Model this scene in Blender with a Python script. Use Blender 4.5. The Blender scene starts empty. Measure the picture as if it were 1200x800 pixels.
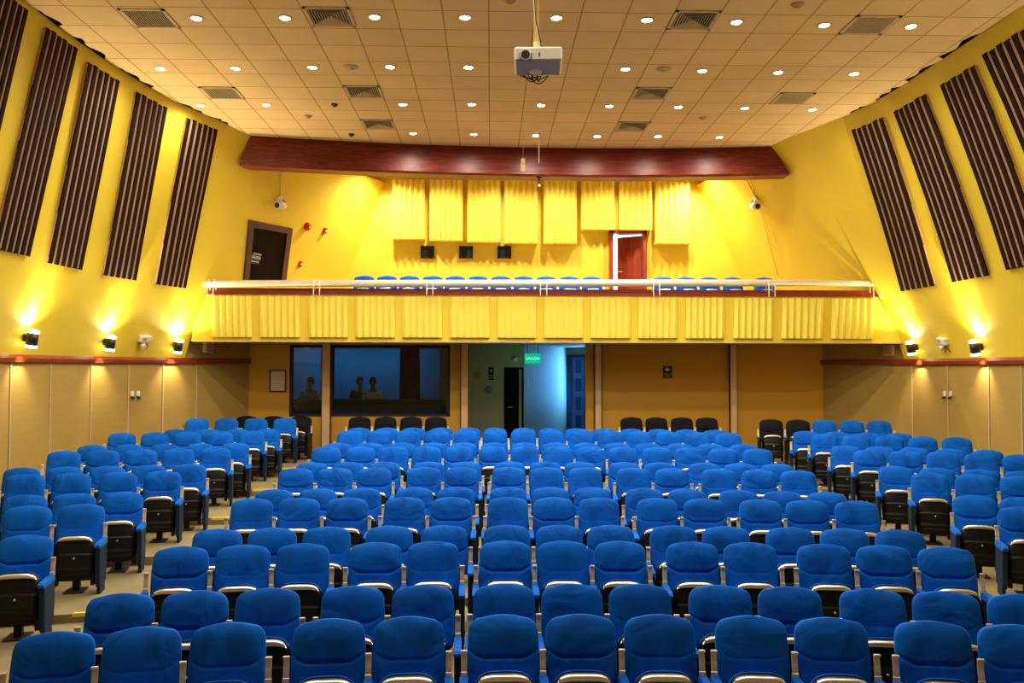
import bpy, bmesh, math, random
import numpy as np
from mathutils import Vector, Matrix

random.seed(4)
PI = math.pi
R_ = math.radians
SC = bpy.context.scene
COL = SC.collection

# ------------------------------------------------------------------ camera
F_PX = 970.0
EYE = 2.62
YAW, PITCH, ROLL = math.atan(25 / 970), math.atan(30 / 970), R_(0.1)
CAM = (Matrix.Rotation(-YAW, 3, 'Z') @ Matrix.Rotation(PI / 2 + PITCH, 3, 'X') @ Matrix.Rotation(ROLL, 3, 'Z'))
cam_data = bpy.data.cameras.new('camera')
cam_data.sensor_width = 36.0
cam_data.lens = 36.0 * F_PX / 1200.0
cam_data.clip_start = 0.05
cam = bpy.data.objects.new('camera', cam_data)
COL.objects.link(cam)
cam.matrix_world = Matrix.Translation((0, 0, EYE)) @ CAM.to_4x4()
SC.camera = cam
SC.view_settings.view_transform = 'Standard'
SC.view_settings.look = 'None'
SC.view_settings.gamma = 1.0
SC.view_settings.use_curve_mapping = False
SC.view_settings.exposure = 0.0


def ray(px, py):
    return CAM @ Vector(((px - 600) / F_PX, (400 - py) / F_PX, -1.0))


def at(px, py, Y):
    """world point seen at a pixel of the photograph, on the plane of depth Y"""
    d = ray(px, py)
    return Vector((0, 0, EYE)) + d * (Y / d.y)


def at_z(px, py, Z):
    d = ray(px, py)
    return Vector((0, 0, EYE)) + d * ((Z - EYE) / d.z)


# ------------------------------------------------------------------ objects
def tag(o, label=None, cat=None, group=None, kind=None):
    if label: o['label'] = label
    if cat: o['category'] = cat
    if group: o['group'] = group
    if kind: o['kind'] = kind
    return o


def empty(name, loc, rz=0.0, label=None, cat=None, group=None, kind=None):
    o = bpy.data.objects.new(name, None)
    o.empty_display_size = 0.1
    COL.objects.link(o)
    o.location = loc
    o.rotation_euler = (0, 0, rz)
    return tag(o, label, cat, group, kind)


class MB:
    """collects vertices and faces, then links them as one mesh object"""

    def __init__(self):
        self.v, self.f, self.s, self.m = [], [], [], []
        self.mi = 0

    def add(self, vs, fs, smooth=False):
        n = len(self.v)
        self.v += [tuple(p) for p in vs]
        self.f += [tuple(i + n for i in q) for q in fs]
        self.s += [smooth] * len(fs)
        self.m += [self.mi] * len(fs)
        return self

    def box(self, c, s, M=None, bev=0.0):
        hx, hy, hz = s[0] / 2, s[1] / 2, s[2] / 2
        if bev > 0:
            b = min(bev, hx * .9, hy * .9, hz * .9)
            vs, fs = [], []
            idx = {}
            for sx in (-1, 1):
                for sy in (-1, 1):
                    for sz in (-1, 1):
                        for ax in range(3):
                            p = [sx * hx, sy * hy, sz * hz]
                            for a2 in range(3):
                                if a2 != ax:
                                    p[a2] -= (sx, sy, sz)[a2] * b
                            idx[(sx, sy, sz, ax)] = len(vs)
                            vs.append(Vector(p))
            for ax in range(3):
                o1, o2 = [a for a in range(3) if a != ax]
                for s0 in (-1, 1):
                    q = []
                    for (a, b2) in ((-1, -1), (1, -1), (1, 1), (-1, 1)):
                        k = [0, 0, 0]
                        k[ax], k[o1], k[o2] = s0, a, b2
                        q.append(idx[(k[0], k[1], k[2], ax)])
                    fs.append(q)
            for ax in range(3):
                o1, o2 = [a for a in range(3) if a != ax]
                for a in (-1, 1):
                    for b2 in (-1, 1):
                        k1, k2 = [0] * 3, [0] * 3
                        k1[o1] = k2[o1] = a
                        k1[o2] = k2[o2] = b2
                        k1[ax], k2[ax] = -1, 1
                        fs.append([idx[(*k1, o1)], idx[(*k2, o1)], idx[(*k2, o2)], idx[(*k1, o2)]])
            for sx in (-1, 1):
                for sy in (-1, 1):
                    for sz in (-1, 1):
                        fs.append([idx[(sx, sy, sz, a)] for a in range(3)])
            c = Vector(c)
            vs = [(M @ p if M else p) + c for p in vs]
            return self.add(vs, fs)
        vs = [Vector((x, y, z)) for x in (-hx, hx) for y in (-hy, hy) for z in (-hz, hz)]
        c = Vector(c)
        vs = [(M @ p if M else p) + c for p in vs]
        return self.add(vs, [(0, 1, 3, 2), (4, 6, 7, 5), (0, 4, 5, 1), (2, 3, 7, 6), (0, 2, 6, 4), (1, 5, 7, 3)])

    def hexa(self, p):
        """8 corners: 0-3 one face, 4-7 the opposite one, same order"""
        return self.add(p, [(3, 2, 1, 0), (4, 5, 6, 7), (0, 1, 5, 4), (1, 2, 6, 5), (2, 3, 7, 6), (3, 0, 4, 7)])

    def cyl(self, p0, p1, r0, r1=None, n=16, caps=True, smooth=True):
        r1 = r0 if r1 is None else r1
        p0, p1 = Vector(p0), Vector(p1)
        d = (p1 - p0).normalized()
        a = d.orthogonal().normalized()
        b = d.cross(a)
        vs = []
        for p, r in ((p0, r0), (p1, r1)):
            for i in range(n):
                t = 2 * PI * i / n
                vs.append(p + a * (r * math.cos(t)) + b * (r * math.sin(t)))
        self.add(vs, [(i, (i + 1) % n, n + (i + 1) % n, n + i) for i in range(n)], smooth)
        if caps:
            self.add(vs[:n], [tuple(reversed(range(n)))])
            self.add(vs[n:], [tuple(range(n))])
        return self

    def tube(self, pts, r, n=8):
        pts = [Vector(p) for p in pts]
        vs = []
        a = None
        for i, p in enumerate(pts):
            d = (pts[min(i + 1, len(pts) - 1)] - pts[max(i - 1, 0)]).normalized()
            a = d.orthogonal().normalized() if a is None else (a - d * a.dot(d)).normalized()
            b = d.cross(a)
            for k in range(n):
                t = 2 * PI * k / n
                vs.append(p + a * (r * math.cos(t)) + b * (r * math.sin(t)))
        fs = []
        for i in range(len(pts) - 1):
            for k in range(n):
                k2 = (k + 1) % n
                fs.append((i * n + k, i * n + k2, (i + 1) * n + k2, (i + 1) * n + k))
        self.add(vs, fs, True)
        self.add(vs[:n], [tuple(reversed(range(n)))])
        self.add(vs[-n:], [tuple(range(n))])
        return self

    def grid(self, rows, smooth=True, closed=False):
        """rows: list of equally long lists of points"""
        n = len(rows[0])
        vs = [p for r in rows for p in r]
        fs = []
        for i in range(len(rows) - 1):
            for j in range(n if closed else n - 1):
                j2 = (j + 1) % n
                fs.append((i * n + j, i * n + j2, (i + 1) * n + j2, (i + 1) * n + j))
        return self.add(vs, fs, smooth)

    def lathe(self, prof, c=(0, 0, 0), n=20, M=None):
        c = Vector(c)
        rows = []
        for r, z in prof:
            row = []
            for i in range(n):
                t = 2 * PI * i / n
                p = Vector((r * math.cos(t), r * math.sin(t), z))
                row.append((M @ p if M else p) + c)
            rows.append(row)
        return self.grid(rows, True, True)

    def prism(self, poly, h, M=None, o=(0, 0, 0)):
        """polygon in local XY extruded along local Z by h"""
        o = Vector(o)
        n = len(poly)
        vs = [Vector((x, y, 0)) for x, y in poly] + [Vector((x, y, h)) for x, y in poly]
        vs = [(M @ p if M else p) + o for p in vs]
        fs = [(i, (i + 1) % n, n + (i + 1) % n, n + i) for i in range(n)]
        fs += [tuple(reversed(range(n))), tuple(range(n, 2 * n))]
        return self.add(vs, fs)

    def mesh(self, name, mats):
        me = bpy.data.meshes.new(name)
        me.from_pydata([tuple(p) for p in self.v], [], self.f)
        for m in (mats if isinstance(mats, (list, tuple)) else [mats]):
            me.materials.append(m)
        me.polygons.foreach_set('use_smooth', self.s)
        me.polygons.foreach_set('material_index', self.m)
        bm = bmesh.new()
        bm.from_mesh(me)
        bmesh.ops.remove_doubles(bm, verts=bm.verts, dist=1e-5)
        bmesh.ops.recalc_face_normals(bm, faces=bm.faces)
        bm.to_mesh(me)
        bm.free()
        me.update()
        return me

    def build(self, name, mats, parent=None, loc=None):
        o = bpy.data.objects.new(name, self.mesh(name, mats))
        COL.objects.link(o)
        if parent: o.parent = parent
        if loc is not None: o.location = loc
        return o


def thing_mesh(name, mb, mat, label, cat, group=None, origin=None):
    """one mesh as a whole thing; vertices given in world space"""
    if origin is None:
        a = np.array([tuple(p) for p in mb.v])
        origin = Vector(((a[:, 0].min() + a[:, 0].max()) / 2, (a[:, 1].min() + a[:, 1].max()) / 2, a[:, 2].min()))
    mb.v = [tuple(Vector(p) - Vector(origin)) for p in mb.v]
    o = mb.build(name, mat)
    o.location = origin
    return tag(o, label, cat, group)


def struct(name, mb, mat, parent=None):
    o = mb.build(name, mat, parent)
    if parent is None: o['kind'] = 'structure'
    return o


# ------------------------------------------------------------------ materials
def mat_new(name):
    m = bpy.data.materials.new(name)
    m.use_nodes = True
    nt = m.node_tree
    b = nt.nodes['Principled BSDF']
    return m, nt, b


def N(nt, t, **kw):
    n = nt.nodes.new(t)
    for k, v in kw.items():
        setattr(n, k, v)
    return n


def mat(name, col, rough=.6, metal=0.0, var=.12, scale=8.0, bump=0.0, bscale=60.0, spec=.5, sheen=0.0, stretch=None, emit=None, estr=0.0):
    """plain surface with a procedural noise variation of its colour and a fine bump"""
    m, nt, b = mat_new(name)
    tc = N(nt, 'ShaderNodeTexCoord')
    src = tc.outputs['Object']
    if stretch:
        mp = N(nt, 'ShaderNodeMapping')
        mp.inputs['Scale'].default_value = stretch
        nt.links.new(src, mp.inputs['Vector'])
        src = mp.outputs['Vector']
    nz = N(nt, 'ShaderNodeTexNoise')
    nz.inputs['Scale'].default_value = scale
    nz.inputs['Detail'].default_value = 4
    nt.links.new(src, nz.inputs['Vector'])
    mx = N(nt, 'ShaderNodeMix', data_type='RGBA')
    mx.inputs[6].default_value = (*[c * (1 - var) for c in col], 1)
    mx.inputs[7].default_value = (*[min(1, c * (1 + var)) for c in col], 1)
    nt.links.new(nz.outputs['Fac'], mx.inputs[0])
    nt.links.new(mx.outputs[2], b.inputs['Base Color'])
    b.inputs['Roughness'].default_value = rough
    b.inputs['Metallic'].default_value = metal
    b.inputs['Specular IOR Level'].default_value = spec
    if sheen:
        b.inputs['Sheen Weight'].default_value = sheen
        b.inputs['Sheen Roughness'].default_value = .4
        b.inputs['Sheen Tint'].default_value = (*[min(1, c * 1.5 + .1) for c in col], 1)
    if bump:
        n2 = N(nt, 'ShaderNodeTexNoise')
        n2.inputs['Scale'].default_value = bscale
        nt.links.new(src, n2.inputs['Vector'])
        bp = N(nt, 'ShaderNodeBump')
        bp.inputs['Strength'].default_value = bump
        bp.inputs['Distance'].default_value = .02
        nt.links.new(n2.outputs['Fac'], bp.inputs['Height'])
        nt.links.new(bp.outputs['Normal'], b.inputs['Normal'])
    if emit:
        b.inputs['Emission Color'].default_value = (*emit, 1)
        b.inputs['Emission Strength'].default_value = estr
    return m


def fabric(name, col, dark):
    """woven seat cover: soft creases that differ from seat to seat"""
    m, nt, b = mat_new(name)
    tc = N(nt, 'ShaderNodeTexCoord')
    oi = N(nt, 'ShaderNodeObjectInfo')
    ml = N(nt, 'ShaderNodeVectorMath', operation='SCALE')
    ml.inputs['Scale'].default_value = 3.7
    nt.links.new(oi.outputs['Location'], ml.inputs[0])
    ad = N(nt, 'ShaderNodeVectorMath', operation='ADD')
    nt.links.new(tc.outputs['Object'], ad.inputs[0])
    nt.links.new(ml.outputs[0], ad.inputs[1])
    nz = N(nt, 'ShaderNodeTexNoise')
    nz.inputs['Scale'].default_value = 3.0
    nz.inputs['Detail'].default_value = 2
    nz.inputs['Distortion'].default_value = 1.2
    nt.links.new(ad.outputs[0], nz.inputs['Vector'])
    mx = N(nt, 'ShaderNodeMix', data_type='RGBA')
    mx.inputs[6].default_value = (*dark, 1)
    mx.inputs[7].default_value = (*col, 1)
    rp = N(nt, 'ShaderNodeMapRange')
    rp.inputs['From Min'].default_value = .3
    rp.inputs['From Max'].default_value = .6
    nt.links.new(nz.outputs['Fac'], rp.inputs['Value'])
    nt.links.new(rp.outputs[0], mx.inputs[0])
    nt.links.new(mx.outputs[2], b.inputs['Base Color'])
    b.inputs['Roughness'].default_value = .72
    b.inputs['Specular IOR Level'].default_value = .12
    b.inputs['Sheen Weight'].default_value = .55
    b.inputs['Sheen Roughness'].default_value = .3
    b.inputs['Sheen Tint'].default_value = (.06, .42, 1, 1)
    bp = N(nt, 'ShaderNodeBump')
    bp.inputs['Strength'].default_value = .45
    bp.inputs['Distance'].default_value = .05
    nt.links.new(nz.outputs['Fac'], bp.inputs['Height'])
    wv = N(nt, 'ShaderNodeTexNoise')
    wv.inputs['Scale'].default_value = 350
    nt.links.new(tc.outputs['Object'], wv.inputs['Vector'])
    b2 = N(nt, 'ShaderNodeBump')
    b2.inputs['Strength'].default_value = .12
    b2.inputs['Distance'].default_value = .004
    nt.links.new(wv.outputs['Fac'], b2.inputs['Height'])
    nt.links.new(bp.outputs['Normal'], b2.inputs['Normal'])
    nt.links.new(b2.outputs['Normal'], b.inputs['Normal'])
    return m


def emission(name, col, strength):
    m = bpy.data.materials.new(name)
    m.use_nodes = True
    nt = m.node_tree
    nt.nodes.clear()
    o = N(nt, 'ShaderNodeOutputMaterial')
    e = N(nt, 'ShaderNodeEmission')
    e.inputs['Color'].default_value = (*col, 1)
    e.inputs['Strength'].default_value = strength
    nt.links.new(e.outputs[0], o.inputs['Surface'])
    return m


def glass(name, tint, refl=.06):
    m = bpy.data.materials.new(name)
    m.use_nodes = True
    nt = m.node_tree
    nt.nodes.clear()
    o = N(nt, 'ShaderNodeOutputMaterial')
    t = N(nt, 'ShaderNodeBsdfTransparent')
    t.inputs['Color'].default_value = (*tint, 1)
    g = N(nt, 'ShaderNodeBsdfGlossy')
    g.inputs['Roughness'].default_value = .02
    mx = N(nt, 'ShaderNodeMixShader')
    mx.inputs[0].default_value = refl
    nt.links.new(t.outputs[0], mx.inputs[1])
    nt.links.new(g.outputs[0], mx.inputs[2])
    nt.links.new(mx.outputs[0], o.inputs['Surface'])
    return m


def tiles(name, col, line, size=.61, x0=0.0, y0=0.0):
    """suspended ceiling: square tiles with a visible grid"""
    m, nt, b = mat_new(name)
    tc = N(nt, 'ShaderNodeTexCoord')
    mp = N(nt, 'ShaderNodeMapping')
    mp.inputs['Location'].default_value = (-x0, -y0, 0)
    nt.links.new(tc.outputs['Object'], mp.inputs['Vector'])
    br = N(nt, 'ShaderNodeTexBrick')
    br.offset = 0
    br.squash = 1
    br.inputs['Scale'].default_value = 1
    br.inputs['Brick Width'].default_value = size
    br.inputs['Row Height'].default_value = size
    br.inputs['Mortar Size'].default_value = .011
    br.inputs['Mortar Smooth'].default_value = .2
    br.inputs['Bias'].default_value = 0
    br.inputs['Color1'].default_value = (*col, 1)
    br.inputs['Color2'].default_value = (*[c * .93 for c in col], 1)
    br.inputs['Mortar'].default_value = (*line, 1)
    nt.links.new(mp.outputs['Vector'], br.inputs['Vector'])
    nz = N(nt, 'ShaderNodeTexNoise')
    nz.inputs['Scale'].default_value = 1.3
    nt.links.new(tc.outputs['Object'], nz.inputs['Vector'])
    mx = N(nt, 'ShaderNodeMix', data_type='RGBA', blend_type='MULTIPLY')
    mx.inputs[0].default_value = .22
    nt.links.new(br.outputs['Color'], mx.inputs[6])
    nt.links.new(nz.outputs['Fac'], mx.inputs[7])
    nt.links.new(mx.outputs[2], b.inputs['Base Color'])
    b.inputs['Roughness'].default_value = .85
    bp = N(nt, 'ShaderNodeBump')
    bp.inputs['Strength'].default_value = .4
    bp.inputs['Distance'].default_value = .01
    inv = N(nt, 'ShaderNodeMath', operation='SUBTRACT')
    inv.inputs[0].default_value = 1
    nt.links.new(br.outputs['Fac'], inv.inputs[1])
    nt.links.new(inv.outputs[0], bp.inputs['Height'])
    nt.links.new(bp.outputs['Normal'], b.inputs['Normal'])
    return m


def wood(name, c1, c2, rough=.3, stretch=(1, 12, 12), scale=3.0, coat=.3, spec=.5):
    m, nt, b = mat_new(name)
    tc = N(nt, 'ShaderNodeTexCoord')
    mp = N(nt, 'ShaderNodeMapping')
    mp.inputs['Scale'].default_value = stretch
    nt.links.new(tc.outputs['Object'], mp.inputs['Vector'])
    nz = N(nt, 'ShaderNodeTexNoise')
    nz.inputs['Scale'].default_value = scale
    nz.inputs['Detail'].default_value = 6
    nz.inputs['Distortion'].default_value = .6
    nt.links.new(mp.outputs['Vector'], nz.inputs['Vector'])
    rp = N(nt, 'ShaderNodeValToRGB')
    rp.color_ramp.elements[0].position = .35
    rp.color_ramp.elements[0].color = (*c1, 1)
    rp.color_ramp.elements[1].position = .68
    rp.color_ramp.elements[1].color = (*c2, 1)
    nt.links.new(nz.outputs['Fac'], rp.inputs['Fac'])
    nt.links.new(rp.outputs['Color'], b.inputs['Base Color'])
    b.inputs['Roughness'].default_value = rough
    b.inputs['Specular IOR Level'].default_value = spec
    b.inputs['Coat Weight'].default_value = coat
    b.inputs['Coat Roughness'].default_value = .3
    return m


M = {}
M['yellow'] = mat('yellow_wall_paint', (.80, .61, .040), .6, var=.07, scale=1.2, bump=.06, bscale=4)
M['yellow_panel'] = mat('yellow_fabric_panel', (.84, .71, .10), .85, var=.05, scale=5, bump=.1, bscale=120)
M['dado'] = mat('tan_fabric_wall_panel', (.36, .235, .052), .75, var=.1, scale=2.5, bump=.15, bscale=20, stretch=(1, 1, 7))
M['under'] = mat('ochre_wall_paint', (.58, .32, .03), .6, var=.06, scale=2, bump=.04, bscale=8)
M['pilaster'] = mat('pale_beige_paint', (.72, .52, .30), .5, var=.05, scale=6)
M['soffit'] = mat('beige_soffit_paint', (.55, .42, .28), .7, var=.05, scale=3)
M['ceiling'] = tiles('ceiling_tiles', (.80, .56, .27), (.42, .26, .03), .61, -.035, 10.716)
M['plenum'] = mat('dark_ceiling_void', (.13, .085, .045), .9)
M['vent_dark'] = mat('brown_vent_blades', (.10, .06, .03), .5)
M['mahogany'] = wood('mahogany_beam', (.075, .006, .003), (.21, .020, .006), .42, (.6, 6, 9), 3.0, .0, .35)
M['red_trim'] = wood('red_brown_rail', (.17, .017, .006), (.27, .035, .012), .4, (1, 1, 10), 3.0, .1)
M['floor'] = mat('beige_floor_covering', (.22, .175, .085), .7, var=.4, scale=1.8, bump=.05, bscale=30)
M['nosing'] = mat('yellow_step_nosing', (.75, .55, .04), .5)
M['slat'] = wood('dark_walnut_ribs', (.008, .003, .003), (.026, .007, .005), .7, (8, 8, 1), 3.0, 0, .12)
M['slat_back'] = mat('pinkish_beige_board', (.46, .27, .16), .8, var=.1)
M['blue'] = fabric('blue_seat_fabric', (.0005, .122, .66), (.0005, .080, .46))
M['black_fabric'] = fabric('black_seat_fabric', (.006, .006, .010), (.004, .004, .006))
M['black_plastic'] = mat('black_moulded_plastic', (.0055, .005, .0045), .42, var=.25, scale=20, bump=.1, bscale=200, spec=.35)
M['navy_panel'] = mat('dark_blue_side_panel', (.001, .016, .05), .6, var=.2, scale=15, spec=.3)
M['chrome'] = mat('polished_chrome', (.90, .87, .82), .34, .85, var=.05, scale=10)
M['brushed'] = mat('brushed_metal_plate', (.80, .72, .55), .4, .55, var=.3, scale=9, bump=.2, bscale=40)
M['steel'] = mat('satin_steel_tube', (.84, .80, .72), .35, .25, var=.04)
M['dark_metal'] = mat('dark_painted_metal', (.03, .02, .02), .4, .3)
M['white_plastic'] = mat('warm_white_plastic', (.78, .74, .66), .4, var=.04)
M['grey_plastic'] = mat('grey_lilac_plastic', (.34, .31, .38), .45, var=.05)
M['red_plastic'] = mat('glossy_red_plastic', (.55, .012, .008), .25, var=.05)
M['door_brown'] = wood('dark_brown_door', (.005, .002, .001), (.009, .004, .002), .55, (10, 10, 1), 2.5, 0, .08)
M['door_red'] = wood('red_mahogany_door', (.24, .022, .008), (.36, .05, .016), .35, (10, 10, 1), 2.5, .2)
M['black'] = mat('matt_black', (.008, .008, .010), .7)
M['glass_dark'] = glass('dark_window_glass', (.80, .92, .97), .05)
M['paper'] = mat('printed_notice_paper', (.70, .64, .55), .8, var=.08, scale=30)
M['lens_glow'] = emission('downlight_glow', (1, .93, .74), 60)
M['sign_green'] = emission('green_exit_sign_glow', (.0, .62, .30), .45)
M['sconce_glow'] = emission('sconce_lamp_glow', (1, .86, .55), 9)
M['sign_white'] = mat('white_sign_print', (.8, .8, .75), .6, var=.02)
M['sign_letter_glow'] = emission('exit_sign_letter_glow', (.30, 1.0, .75), .6)
M['cable'] = mat('dark_cable', (.02, .016, .012), .6)
M['wire'] = mat('pale_cable', (.55, .42, .2), .6)
M['vent_pale'] = mat('beige_vent_metal', (.50, .37, .20), .5)
M['pole'] = mat('yellow_painted_pole', (.78, .56, .10), .35, var=.05)
M['skin'] = mat('skin', (.35, .17, .10), .5)
M['hair'] = mat('black_hair', (.01, .008, .007), .5)
M['shirt_white'] = mat('white_cotton', (.72, .72, .80), .8)
M['cloth_dark'] = mat('dark_cotton', (.02, .02, .03), .85)
M['reflection_wall'] = mat('blue_reflection_wall', (.01, .17, .34), .7, var=.1, scale=1.5)  # carries the blue of the reflected stage screen in its colour
M['reflection_curtain'] = mat('black_reflection_cloth', (.006, .006, .012), .9)
M['vestibule'] = mat('grey_cream_paint', (.42, .42, .34), .6, var=.05)
M['door_blue'] = mat('pale_blue_panel_door', (.20, .28, .62), .45, var=.05)

# lamp powers
DL, DL_FILL, DL_SPOT = 60, 60, 140
DL_FILL_COL = (1, .90, .74)
SC_UP, SC_DN = 14, 5
BW = 40
EXPO = 0.0
DL, DL_FILL, DL_SPOT = 62, 78, 172
SC_UP, SC_UP2, SC_DN, SC_FILL, SC_ANG = 90, 200, 45, 60, 150
BW = 112
EXPO = 1.0

# ================================================================== the hall
CEIL = EYE + 4.66          # underside of the ceiling tiles
H0, H1 = EYE + .15, CEIL   # leaning upper walls run from the dado rail to the ceiling
# plan nodes of the side walls: (x, y) at dado height and at ceiling height
NODES = {
    'left': ([(-7.6, -4), (-7.6, 4), (-7.6, 9), (-7.55, 12.5), (-7.4, 15), (-7.0, 16.7), (-6.45, 17.7), (-5.55, 19.2), (-4.3, 21.2)],
             [(-6.0, -4), (-6.0, 4), (-6.0, 9), (-5.95, 12.1), (-5.65, 14.35), (-5.2, 15.7), (-4.85, 16.7), (-3.85, 18.7), (-2.6, 21.2)]),
    'right': ([(9.0, -4), (9.0, 4), (9.0, 9), (9.0, 13), (9.0, 15.2), (9.0, 16.8), (8.85, 17.8), (7.75, 19.25), (7.1, 21.2)],
              [(6.85, -4), (6.85, 4), (6.85, 9), (6.85, 12.4), (6.75, 14.35), (6.4, 15.5), (5.95, 16.9), (5.7, 18.6), (5.25, 21.2)]),
}


def cr(pts, s):
    """Catmull-Rom through pts, s in 0..len-1"""
    n = len(pts)
    i = min(int(s), n - 2)
    t = s - i
    p = [Vector(pts[max(0, min(n - 1, i + k))]) for k in (-1, 0, 1, 2)]
    return .5 * ((2 * p[1]) + (p[2] - p[0]) * t + (2 * p[0] - 5 * p[1] + 4 * p[2] - p[3]) * t * t + (3 * p[1] - p[0] - 3 * p[2] + p[3]) * t ** 3)


def wall_pt(side, s, z):
    b, t = NODES[side]
    k = (z - H0) / (H1 - H0)
    if side == 'right' and k > 0: k = k ** 1.25
    p = cr(b, s).lerp(cr(t, s), k)
    return Vector((p.x, p.y, z))


def wall_nrm(side, s, z):
    e = 1e-3
    du = wall_pt(side, min(s + e, 8), z) - wall_pt(side, max(0, s - e), z)
    dv = wall_pt(side, s, z + .01) - wall_pt(side, s, z)
    n = du.cross(dv).normalized()
    if (n.x < 0) == (side == 'left'): n = -n
    return n


def wall_hit(side, px, py):
    """wall parameters (s, z) seen at a pixel"""
    def cost(s, z):
        d = wall_pt(side, s, z) - Vector((0, 0, EYE))
        d = CAM.transposed() @ d
        return math.hypot(600 + F_PX * d.x / -d.z - px, 400 - F_PX * d.y / -d.z - py)
    best = None
    for i in range(40, 161):
        for j in range(0, 26):
            s, z = i / 20, H0 + (H1 - H0) * j / 25
            if wall_pt(side, s, z).y < 2: continue
            c = cost(s, z)
            if best is None or c < best[0]: best = (c, s, z)
    c, s, z = best
    ds, dz = .05, .1
    for _ in range(40):
        for a, b in ((ds, 0), (-ds, 0), (0, dz), (0, -dz)):
            s2, z2 = min(8, max(0, s + a)), z + b
            c2 = cost(s2, z2)
            if c2 < c: c, s, z = c2, s2, z2
        ds *= .8; dz *= .8
    return s, z


SUP = {}                                   # where the balcony front meets the walls
for side in ('left', 'right'):
    lo, hi = 0.0, 8.0
    for _ in range(40):
        mid = (lo + hi) / 2
        if wall_pt(side, mid, EYE + .54).y < 17.58: lo = mid
        else: hi = mid
    SUP[side] = lo
SS = [i / 8 for i in range(8 * 8 + 1)]
for side in ('left', 'right'):
    m = MB()
    ZB = EYE + 1.0
    o = -.2 if side == 'left' else .2
    for s_lo, s_hi, zl in ((0, SUP[side], H0), (SUP[side], 8, ZB)):
        ss = [s_lo + (s_hi - s_lo) * i / 32 for i in range(33)]
        zs = [zl + (H1 + .02 - zl) * j / 8 for j in range(9)]
        m.grid([[wall_pt(side, s, z) for z in zs] for s in ss])
        # the outer face gives the wall its thickness
        m.grid([[wall_pt(side, s, z) + Vector((o, 0, 0)) for z in (zs[0], zs[-1])] for s in ss])
    struct('wall_%s_upper' % side, m, M['yellow'])
    # dado below the rail: upright padded panels, then the plain strip under the balcony
    m = MB()
    b = NODES[side][0]
    S_END = 7
    ss = [i / 8 for i in range(8 * S_END + 1)]
    m.grid([[Vector((*cr(b, s), z)) for z in (-.1, H0)] for s in ss])
    m.grid([[Vector((*cr(b, s), z)) + Vector((o, 0, 0)) for z in (-.1, H0)] for s in ss])
    # under the balcony the wall stays upright up to the soffit
    m.grid([[Vector((*cr(b, s), z)) for z in (H0, EYE + .54)] for s in [SUP[side] - .04 + (7.04 - SUP[side]) * i / 11 for i in range(12)]])
    struct('wall_%s_lower' % side, m, M['dado'])
    # panel joints
    m = MB()
    xs = (10, 57, 105, 149, 190, 229) if side == 'left' else (1070, 1112, 1160, 1199)
    for px in xs:
        s, _ = wall_hit(side, px, 425)
        p = Vector((*cr(b, s), 0))
        n = wall_nrm(side, s, H0); n.z = 0; n.normalize()
        t = Vector((-n.y, n.x, 0))
        q = p + n * .003
        m.hexa([q - t * .014 + Vector((0, 0, .1)), q + t * .014 + Vector((0, 0, .1)), q + t * .014 + n * .012 + Vector((0, 0, .1)), q - t * .014 + n * .012 + Vector((0, 0, .1)),
                q - t * .014 + Vector((0, 0, H0)), q + t * .014 + Vector((0, 0, H0)), q + t * .014 + n * .012 + Vector((0, 0, H0)), q - t * .014 + n * .012 + Vector((0, 0, H0))])
    struct('trim_3' if side == 'left' else 'trim_4', m, M['vent_pale'])
    # red-brown dado rail
    m = MB()
    sl = [i / 8 for i in range(8 * S_END + 1)]
    r = []
    for s in sl:
        p = cr(b, s)
        n = wall_nrm(side, s, H0); n.z = 0; n.normalize()
        p3 = Vector((p.x, p.y, 0))
        r.append([p3 + n * a + Vector((0, 0, z)) for a, z in ((-.02, H0 - .085), (.05, H0 - .085), (.055, H0 - .02), (.04, H0 + .035), (-.03, H0 + .035))])
    m.grid(r, False, True)
    struct('trim_1' if side == 'left' else 'trim_2', m, M['red_trim'])

def beam_y(x):
    # through three measured points
    (x0, y0), (x1, y1), (x2, y2) = (-5.0, 16.62), (.3, 17.36), (6.1, 17.1)
    return (y0 * (x - x1) * (x - x2) / ((x0 - x1) * (x0 - x2)) + y1 * (x - x0) * (x - x2) / ((x1 - x0) * (x1 - x2)) + y2 * (x - x0) * (x - x1) / ((x2 - x0) * (x2 - x1)))


# ceiling with a ragged gap along the walls; a dark void above it
m = MB()
rows = []
gaps = {'left': ((2.55, 2.72), (2.86, 3.18), (3.35, 3.75), (4.2, 4.6), (4.75, 5.2)), 'right': ((2.6, 2.9), (3.0, 3.3), (3.45, 3.9), (4.05, 4.4))}
ys = [-4 + .1 * i for i in range(219)]


def ceil_edge(side, y):
    lo, hi = 0.0, 8.0
    for _ in range(30):
        mid = (lo + hi) / 2
        if cr(NODES[side][1], mid).y < y: lo = mid
        else: hi = mid
    return lo, cr(NODES[side][1], lo).x


rnd = random.Random(7)
for y in ys:
    e = []
    for side, sg in (('left', 1), ('right', -1)):
        s, x = ceil_edge(side, y)
        g = .015
        for a, b2 in gaps[side]:
            if a < s < b2:
                g = .10 + .04 * math.sin(s * 31) + .02 * rnd.random()
        e.append(x + sg * g)
    row = []
    for k in range(25):
        x = e[0] + (e[1] - e[0]) * k / 24
        row.append(Vector((x, min(y, beam_y(x) + .25), CEIL)))
    rows.append(row)
m.grid(rows, False)
struct('ceiling', m, M['ceiling'])
m = MB()
m.box((.75, 8.7, CEIL + .55), (18, 26, .1))
struct('wall_top', m, M['plenum'])

# stage end behind the camera
m = MB()
m.box((.75, -4.1, 4), (18, .2, 9))
struct('wall_front', m, M['dado'])

# stepped floor: seven curved tiers
LV = [0, .073, .159, .263, .362, .472, .61]
TIER_Y = [6.75, 8.95, 11.0, 13.05, 15.15, 17.1]


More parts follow.
